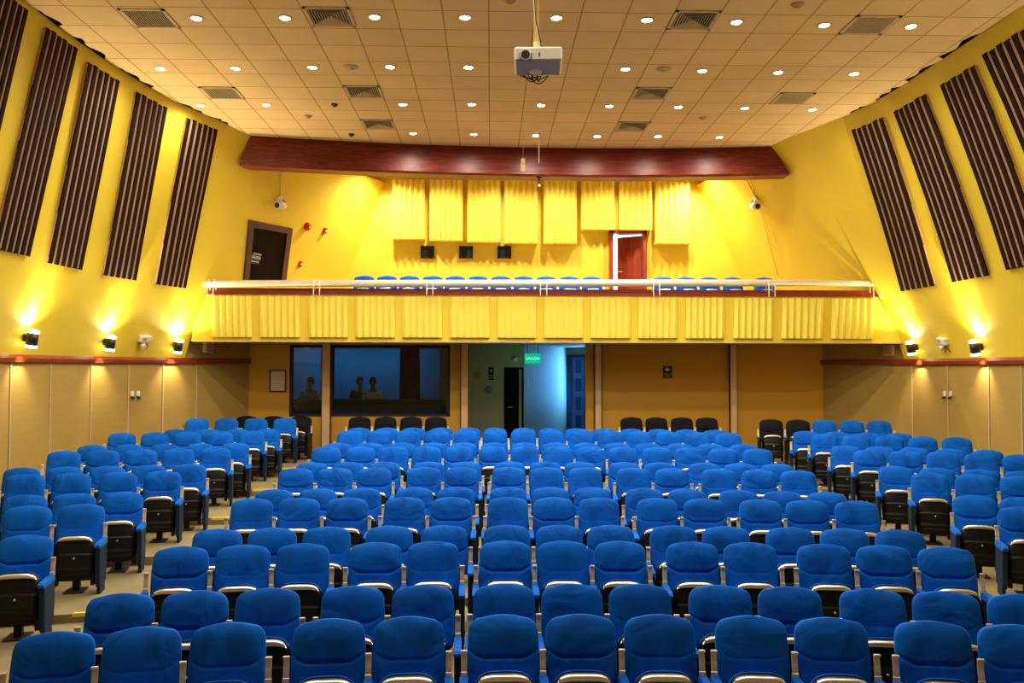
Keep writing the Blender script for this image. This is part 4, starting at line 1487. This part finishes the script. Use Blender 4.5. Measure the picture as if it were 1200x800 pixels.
# ================================================================== seats
# seat rows: tier, then (x, y, turn in degrees) of the top middle of each backrest
ROWS = {
    'C1': (0, [(-2.78,5.42,11.2),(-2.26,5.51,9.4),(-1.73,5.59,7.6),(-1.08,5.66,5.2),(-0.55,5.7,3.4),(0.09,5.73,1.1),(0.62,5.73,-0.8),(1.16,5.71,-2.6),(1.78,5.67,-4.9),(2.31,5.62,-6.7),(2.96,5.53,-9.0),(3.48,5.44,-10.7)]),
    'C2': (0, [(-2.76,6.32,8.5),(-2.23,6.39,7.0),(-1.7,6.45,5.5),(-1.06,6.5,3.6),(-0.52,6.52,2.1),(0.11,6.54,0.2),(0.64,6.53,-1.3),(1.17,6.51,-2.8),(1.79,6.47,-4.7),(2.32,6.42,-6.2),(2.93,6.34,-8.0),(3.46,6.26,-9.5),(3.99,6.17,-10.9)]),
    'C3': (1, [(-2.79,7.61,7.2),(-2.25,7.67,5.9),(-1.72,7.72,4.6),(-1.06,7.76,3.0),(-0.53,7.79,1.7),(0.14,7.8,0.1),(0.68,7.79,-1.3),(1.21,7.77,-2.6),(1.88,7.73,-4.2),(2.41,7.69,-5.5),(3.07,7.61,-7.1),(3.6,7.55,-8.3),(4.13,7.46,-9.5)]),
    'C4': (1, [(-2.73,8.42,6.4),(-2.2,8.48,5.2),(-1.66,8.52,4.0),(-1.03,8.56,2.5),(-0.47,8.57,1.3),(0.17,8.58,-0.2),(0.71,8.57,-1.4),(1.24,8.55,-2.6),(1.88,8.52,-4.1),(2.41,8.47,-5.3),(3.05,8.41,-6.7),(3.58,8.34,-7.9),(4.11,8.26,-9.1)]),
    'C5': (2, [(-2.78,9.8,3.1),(-2.24,9.83,2.2),(-1.68,9.85,1.3),(-1.01,9.86,0.3),(-0.46,9.86,-0.5),(0.21,9.84,-1.6),(0.75,9.83,-2.4),(1.28,9.8,-3.2),(1.96,9.75,-4.3),(2.51,9.71,-5.1),(3.15,9.65,-6.1),(3.68,9.59,-6.9),(4.23,9.52,-7.7)]),
    'C6': (2, [(-2.71,10.52,7.1),(-2.18,10.58,5.6),(-1.63,10.63,4.0),(-0.97,10.66,2.1),(-0.44,10.68,0.6),(0.23,10.67,-1.4),(0.77,10.65,-3.0),(1.31,10.62,-4.5),(1.96,10.55,-6.4),(2.49,10.49,-7.9),(3.12,10.39,-9.7),(3.64,10.29,-11.2),(4.16,10.19,-12.6)]),
    'C7': (3, [(-2.75,11.84,5.1),(-2.2,11.88,3.9),(-1.65,11.91,2.7),(-0.95,11.94,1.2),(-0.41,11.94,-0.0),(0.26,11.93,-1.5),(0.81,11.91,-2.7),(1.36,11.88,-3.9),(2.04,11.83,-5.4),(2.58,11.77,-6.5),(3.23,11.69,-7.9),(3.77,11.6,-9.1),(4.3,11.51,-10.3)]),
    'C8': (3, [(-2.68,12.57,3.0),(-2.14,12.6,2.2),(-1.6,12.62,1.5),(-0.93,12.63,0.5),(-0.38,12.63,-0.3),(0.29,12.62,-1.2),(0.83,12.6,-2.0),(1.36,12.58,-2.7),(2.03,12.55,-3.7),(2.57,12.51,-4.4),(3.22,12.45,-5.4),(3.75,12.4,-6.1),(4.29,12.33,-6.9)]),
    'C9': (4, [(-2.74,13.95,4.1),(-2.18,13.99,3.0),(-1.62,14.01,1.9),(-1.07,14.02,0.7),(-0.53,14.02,-0.3),(0.04,14.02,-1.4),(0.58,14.0,-2.5),(1.14,13.97,-3.6),(1.68,13.93,-4.7),(2.22,13.88,-5.8),(2.78,13.82,-6.9),(3.31,13.75,-7.9),(3.86,13.67,-9.0),(4.4,13.58,-10.0)]),
    'C10': (4, [(-2.68,14.65,3.5),(-2.13,14.68,2.7),(-1.56,14.7,1.8),(-1.01,14.71,0.9),(-0.48,14.72,0.0),(0.07,14.71,-0.8),(0.6,14.7,-1.7),(1.15,14.68,-2.5),(1.69,14.65,-3.4),(2.24,14.61,-4.3),(2.78,14.57,-5.1),(3.32,14.52,-6.0),(3.86,14.46,-6.8),(4.41,14.39,-7.7)]),
    'C11': (5, [(-2.7,16.03,6.9),(-2.14,16.09,5.1),(-1.6,16.13,3.5),(-1.04,16.16,1.8),(-0.48,16.16,0.0),(0.09,16.16,-1.7),(0.63,16.13,-3.4),(1.2,16.09,-5.1),(1.77,16.03,-6.8),(2.31,15.96,-8.5),(2.85,15.87,-10.1),(3.39,15.77,-11.7),(3.93,15.64,-13.3),(4.47,15.51,-14.8)]),
    'C12': (5, [(-2.65,16.82,2.0),(-2.1,16.84,1.0),(-1.55,16.84,-0.1),(-1.0,16.84,-1.2),(-0.44,16.82,-2.3),(0.09,16.79,-3.3),(0.68,16.75,-4.5),(1.21,16.71,-5.5),(1.74,16.65,-6.5),(2.28,16.58,-7.6),(2.81,16.51,-8.6),(3.36,16.42,-9.7),(3.88,16.32,-10.7),(4.42,16.22,-11.7)]),
    'C13': (6, [(-2.85,18.2,-1.7),(-2.29,18.2,-1.7),(-1.73,18.19,-1.7),(-1.19,18.18,-1.7),(3.07,18.02,-1.7),(3.61,17.99,-1.7),(4.16,17.96,-1.7),(4.7,17.93,-1.7)]),
    'L1': (1, [(-4.47,8.15,11.3)]),
    'L2': (2, [(-5.1,9.33,11.3),(-4.57,9.44,11.3)]),
    'L3': (2, [(-5.56,10.11,12.6),(-5.04,10.23,12.6),(-4.52,10.35,12.6)]),
    'L4': (3, [(-6.19,11.25,10.3),(-5.63,11.35,10.3),(-5.06,11.45,10.3),(-4.5,11.55,10.3)]),
    'L5': (3, [(-6.63,11.95,10.6),(-6.08,12.05,10.6),(-5.53,12.16,10.6),(-4.98,12.26,10.6),(-4.43,12.36,10.6)]),
    'L6': (4, [(-6.75,13.34,13.1),(-6.2,13.47,13.1),(-5.65,13.6,13.1),(-5.1,13.73,13.1),(-4.54,13.85,13.1)]),
    'L7': (4, [(-6.76,14.29,9.8),(-6.19,14.39,9.8),(-5.62,14.49,9.8),(-5.05,14.59,9.8),(-4.48,14.69,9.8)]),
    'L8': (5, [(-6.81,15.54,10.8),(-6.25,15.64,10.8),(-5.68,15.75,10.8),(-5.12,15.86,10.8),(-4.55,15.97,10.8)]),
    'L9': (5, [(-6.13,16.38,5.7),(-5.55,16.44,5.7),(-4.98,16.49,5.7),(-4.4,16.55,5.7)]),
    'L10': (6, [(-6.17,17.65,2.9),(-5.57,17.68,2.9),(-4.96,17.71,2.9),(-4.36,17.74,2.9)]),
    'L11': (6, [(-5.39,18.52,-5.7),(-4.78,18.46,-5.7),(-4.17,18.39,-5.7)]),
    'R2': (2, [(5.89,9.08,-18.8)]),
    'R3': (2, [(5.84,9.9,-18.8),(6.32,9.74,-18.8)]),
    'R4': (3, [(6.01,11.22,-19.3),(6.52,11.04,-19.3),(7.03,10.86,-19.3)]),
    'R5': (3, [(5.93,12.0,-20.6),(6.43,11.81,-20.6),(6.94,11.62,-20.6),(7.44,11.43,-20.6)]),
    'R6': (4, [(6.17,13.38,-20.3),(6.67,13.19,-20.3),(7.18,13.01,-20.3),(7.68,12.82,-20.3),(8.18,12.64,-20.3)]),
    'R7': (4, [(6.1,14.12,-21.2),(6.6,13.93,-21.2),(7.1,13.74,-21.2),(7.6,13.54,-21.2),(8.1,13.35,-21.2)]),
    'R8': (5, [(6.16,15.17,-18.0),(6.68,15.0,-18.0),(7.2,14.83,-18.0),(7.73,14.66,-18.0),(8.25,14.49,-18.0)]),
    'R9': (5, [(6.1,15.91,-18.3),(6.62,15.73,-18.3),(7.14,15.56,-18.3),(7.66,15.39,-18.3)]),
    'R10': (6, [(5.9,17.32,-11.3),(6.43,17.21,-11.3),(6.95,17.11,-11.3),(7.48,17.0,-11.3),(8.0,16.9,-11.3)]),
}

W_ = .243          # half width of a backrest
HB = .485          # its height along the lean
LEAN = R_(13)
Z0 = .445
M_LEAN = Matrix.Rotation(-LEAN, 3, 'X')
B0 = Vector((0, .095, Z0))


def half_w(t):
    z = t * HB
    r = .085
    w = W_ * (.965 + .035 * math.sin(PI * min(1, t * 1.1)))
    if z > HB - r: w += -r + math.sqrt(max(0, r * r - (z - HB + r) ** 2)) * 1.0
    if z < .05: w -= .03 * (1 - z / .05) ** 2
    return w


def seam(u):
    a = abs(u)
    return .44 + (.0 if a < .5 else .14 * ((a - .5) / .5) ** 1.5)


def back_pt(u, t, style):
    """front surface of the upholstery: u across -1..1, t up 0..1"""
    s = seam(u)
    x = u * half_w(t)
    z = t * (HB - .02 * u * u)
    d = .030 * (1 - abs(u) ** 7) * (1 - max(0, (t - .75) / .25) ** 3 * .9)
    g = {'deep': 1.0, 'soft': .35, 'plain': .12}[style]
    d += .016 * max(0, 1 - abs(u) ** 3) * math.exp(-((t - .72) / .2) ** 2) * (.5 + .5 * g)
    d -= .020 * g * math.exp(-((t - s) / .022) ** 2) * (1 - abs(u) ** 6)
    if t < s: d -= .012 * g * math.exp(-(u / .035) ** 2) * min(1, (s - t) / .05)
    d += .010 * (u * u) * (1 - t)          # side bolsters
    return M_LEAN @ Vector((x, -.022 - d, z)) + B0


def seat_meshes(tag_, fab):
    out = {}
    us = [-1 + 2 * i / 22 for i in range(23)]
    us = [math.copysign(1 - (1 - abs(u)) ** 1.35, u) for u in us]
    for style in ('deep', 'soft', 'plain'):
        lo, hi = [], []
        for i in range(13):
            k = 1 - (1 - i / 12) ** 1.5
            lo.append([back_pt(u, seam(u) * k, style) for u in us])
        for i in range(17):
            k = i / 16
            k = k ** 1.5 if k < .5 else 1 - (1 - k) ** 1.7 * (1 - .5 ** 1.5) / (.5 ** 1.7)
            hi.append([back_pt(u, seam(u) + (1 - seam(u)) * k, style) for u in us])

        def rim(rows, top, bottom):
            """wraps the edge of the pad back to the shell"""
            edge = [r[0] for r in rows]
            if top: edge += rows[-1][1:-1]
            edge2 = [r[-1] for r in reversed(rows)]
            e = edge + ([] if not top else []) + edge2
            if not top: return [edge, edge2]
            return [e]
        for nm, rows, top in (('lumbar', lo, False), ('head', hi, True)):
            m = MB()
            m.grid(rows)
            back = M_LEAN @ Vector((0, .045, 0))
            for e in rim(rows, top, not top):
                m.grid([e, [p + back * .75 + (M_LEAN @ Vector((0, 0, -.004))) for p in e], [Vector((p.x * .97, p.y, p.z)) + back * 1.25 for p in e]])
            out[(nm, style)] = m.mesh('head_cushion' if nm == 'head' else 'backrest', fab)
    # moulded back shell
    m = MB()
    pts = []
    for i in range(25):
        t = i / 24
        pts.append((t, -half_w(t) * .96))
    front, rear = [], []
    rows = []
    for i in range(21):
        t = i / 20 * .985
        hw = half_w(t) * .955
        zz = t * (HB - .012)
        rows.append([M_LEAN @ Vector((x, y, zz - .012)) + B0 for x, y in ((-hw, .012), (-hw * .9, .045), (-hw * .5, .055), (0, .058), (hw * .5, .055), (hw * .9, .045), (hw, .012))])
    m.grid(rows)
    n = len(rows[0])
    m.add(rows[0] + rows[-1], [tuple(range(n)), tuple(range(2 * n - 1, n - 1, -1))])
    out['shell'] = m.mesh('back_shell', M['black_plastic'])

    # tipped-up seat: black moulded underside facing forward, cushion behind it
    def pan_pt(u, t, dy=0.0):
        z = .135 + t * (.475 - .035 * u ** 4)
        w = .215 * (.93 + .07 * math.sin(PI * min(1, t * 1.2)))
        if t > .86: w -= .035 * ((t - .86) / .14) ** 2
        y = -.075 - .05 * math.sin(PI * (t * .85 + .08)) - .015 * (1 - u * u)
        return Vector((u * w, y + dy, z))
    us2 = [-1 + i / 7 for i in range(15)]
    ts = [0, .05, .10, .11, .16, .17, .22, .23, .28, .29, .38, .48, .56, .60, .605, .63, .64, .72, .80, .88, .94, .98, 1.0]
    rows = []
    for t in ts:
        dy = 0
        if t in (.11, .16): dy = -.008
        if t in (.23, .28): dy = -.008
        if t >= .63: dy = .010
        if t == .605 or t == .60: dy = -.006
        rows.append([pan_pt(u, t, dy + .03 * abs(u) ** 8) for u in us2])
    m = MB()
    m.grid(rows, True)
    e = [r[0] for r in rows] + rows[-1][1:-1] + [r[-1] for r in reversed(rows)] + list(reversed(rows[0][1:-1]))
    m.grid([e, [Vector((p.x, p.y * 0 - .02, p.z)) for p in e]], True, True)
    # hinge lugs at the two lower corners
    for sx in (-1, 1):
        m.box((sx * .185, -.055, .135), (.045, .07, .12), bev=.01)
    out['pan'] = m.mesh('seat_shell', M['black_plastic'])
    m = MB()
    rows = []
    for t in [i / 12 for i in range(13)]:
        rows.append([Vector((pan_pt(u, t).x * .985, -.02 + .055 * (1 - u ** 6) * (1 - (2 * t - 1) ** 6), .15 + t * (.468 - .035 * u ** 4))) for u in us2])
    m.grid(rows)
    e = [r[0] for r in rows] + rows[-1][1:-1] + [r[-1] for r in reversed(rows)] + list(reversed(rows[0][1:-1]))
    m.grid([e, [Vector((p.x, -.04, p.z)) for p in e]], True, True)
    out['cushion'] = m.mesh('seat_cushion', fab)
    # bright metal edge along the top of the shell
    m = MB()
    r = []
    for i in range(21):
        u = -.93 + 1.86 * i / 20
        a, b = pan_pt(u, .995, .0), pan_pt(u, .93, .0)
        r.append([a + Vector((0, .02, .006)), a + Vector((0, -.006, .006)), b + Vector((0, -.010, .0)), b + Vector((0, .006, 0))])
    m.grid(r, True, True)
    out['trim'] = m.mesh('seat_trim', M['chrome'])
    m = MB()
    p = pan_pt(.05, .53)
    m.cyl(p + Vector((0, .02, 0)), p + Vector((0, -.012, 0)), .011, .008, 12)
    out['bolt'] = m.mesh('bolt', M['steel'])
    m = MB()
    m.box((0, .02, .08), (.075, .07, .16), bev=.01)
    m.box((0, .0, .008), (.20, .24, .016), bev=.004)
    out['pedestal'] = m.mesh('pedestal', M['black_plastic'])
    # armrest, its bright bracket and side panel (built for the middle, placed left or right)
    m = MB()
    prof = [(-.25, .505), (-.28, .518), (-.28, .540), (-.25, .556), (-.05, .564), (.05, .560), (.055, .505)]
    rows = []
    for x, k in ((-.029, .7), (-.024, 1), (.024, 1), (.029, .7)):
        rows.append([Vector((x, y, .535 + (z - .535) * k)) for y, z in prof])
    m.grid(rows, False, False)
    m.grid([[r[-1] for r in rows], [r[0] for r in rows]], False)
    n = len(prof)
    m.add(rows[0], [tuple(range(n))]); m.add(rows[-1], [tuple(reversed(range(n)))])
    out['arm'] = m.mesh('armrest', fab)
    m = MB()
    Mx = Matrix.Rotation(R_(-10), 3, 'X')
    m.box((0, .070, .63), (.040, .012, .18), Mx, .003)
    m.box((0, .074, .712), (.044, .022, .018), Mx, .003)
    m.box((0, .056, .57), (.044, .022, .03), Mx, .003)
    out['bracket'] = m.mesh('arm_bracket', M['brushed'])
    m = MB()
    prof = [(-.235, .12), (-.20, .085), (-.06, .075), (.03, .10), (.06, .30), (.055, .506), (-.25, .506), (-.245, .40)]
    rows = []
    for x, k in ((-.026, .94), (-.020, 1), (.020, 1), (.026, .94)):
        rows.append([Vector((x, -.1 + (y + .1) * k, .31 + (z - .31) * k)) for y, z in prof])
    m.grid([r + [r[0]] for r in rows], False)
    n = len(prof)
    m.add(rows[0], [tuple(range(n))]); m.add(rows[-1], [tuple(reversed(range(n)))])
    m.cyl((-.03, -.17, .19), (.03, -.17, .19), .022, n=12)
    m.box((0, -.08, .04), (.034, .20, .08))
    out['panel'] = m.mesh('side_panel', M['navy_panel'] if tag_ == 'blue' else M['black_plastic'])
    return out


SM = {'blue': seat_meshes('blue', M['blue']), 'black': seat_meshes('black', M['black_fabric'])}


def ob(name, me, parent, x=0.0):
    o = bpy.data.objects.new(name, me)
    COL.objects.link(o)
    o.parent = parent
    o.location = (x, 0, 0)
    return o


rs = random.Random(11)


def seat(x, y, z, rz, kind, label, group, right=True, left=False, full=True, w=.27):
    mm = SM[kind]
    d = Vector((-math.sin(rz), math.cos(rz), 0)) * .175
    t = empty('auditorium_seat', (x - d.x, y - d.y, z), rz, label, 'seat', group)
    st = rs.choices(('deep', 'soft', 'plain'), (4, 4, 3))[0]
    br = ob('backrest', mm[('lumbar', st)], t)
    ob('head_cushion', mm[('head', st)], br)
    ob('back_shell', mm['shell'], t)
    if not full: return t
    tilt = rs.uniform(-.02, .05)
    ob('seat_cushion', mm['cushion'], t)
    sh = ob('seat_shell', mm['pan'], t)
    ob('seat_trim', mm['trim'], sh)
    ob('bolt', mm['bolt'], sh)
    ob('pedestal', mm['pedestal'], t)
    for k, on in ((-1, left), (1, right)):
        if on:
            ob('armrest', mm['arm'], t, k * w)
            ob('arm_bracket', mm['bracket'], t, k * w)
            ob('side_panel', mm['panel'], t, k * w)
    return t


ORDR = ORD
for key, (lv, lst) in ROWS.items():
    blk, num = key[0], int(key[1:])
    bname = {'C': 'centre', 'L': 'left', 'R': 'right'}[blk]
    rown = ORD[num - 1] if blk != 'R' else ORD[num - 2]
    n = len(lst)
    for i, (x, y, a) in enumerate(lst):
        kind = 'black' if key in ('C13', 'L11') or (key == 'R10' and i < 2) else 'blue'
        gapl = i == 0 or math.hypot(x - lst[i - 1][0], y - lst[i - 1][1]) > .605
        nxt = math.hypot(x - lst[i + 1][0], y - lst[i + 1][1]) if i < n - 1 else .54
        if blk == 'R':
            where = '%s from the aisle' % ORD[i]
        elif blk == 'L':
            where = '%s from the aisle' % ORD[n - 1 - i]
        else:
            where = '%s from left' % ORD[i]
        row_lab = 'in the front row' if num == 1 and blk == 'C' else ('in %s row' % rown)
        lab = '%s tip-up seat, %s %s of the %s block' % (kind, where, row_lab, bname)
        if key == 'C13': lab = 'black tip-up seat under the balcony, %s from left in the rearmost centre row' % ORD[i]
        if len(lab.split()) > 16: print('LONG', lab)
        w = .27 if nxt > .605 else min(.28, max(.262, nxt / 2))
        seat(x, y, LV[lv], R_(a), kind, lab, 'seats of the hall floor', True, gapl, True, w)

# front row of the balcony: only the tops show above the rail
BX = [427, 453.5, 480, 507, 533.5, 560, 587, 613.5, 640, 667, 693.5, 777, 804, 831, 858, 895]
for i, px in enumerate(BX):
    p = at(px, 325.5, 19.4)
    seat(p.x, p.y, FLB, 0, 'blue', 'blue seat top showing above the balcony rail, %s from the left' % ORD[i], 'seats in the balcony front row', True, i in (0, 11), True)

# ------------------------------------------------------------------ world
wd = bpy.data.worlds.new('world')
wd.use_nodes = True
wd.node_tree.nodes['Background'].inputs['Color'].default_value = (.4, .45, .6, 1)
wd.node_tree.nodes['Background'].inputs['Strength'].default_value = .02
SC.world = wd
SC.cycles.max_bounces = 10
SC.cycles.diffuse_bounces = 6
SC.cycles.glossy_bounces = 4
SC.cycles.transparent_max_bounces = 8
SC.cycles.sample_clamp_indirect = 6
SC.cycles.sample_clamp_direct = 0
SC.cycles.caustics_reflective = False
SC.cycles.caustics_refractive = False
SC.view_settings.exposure = EXPO
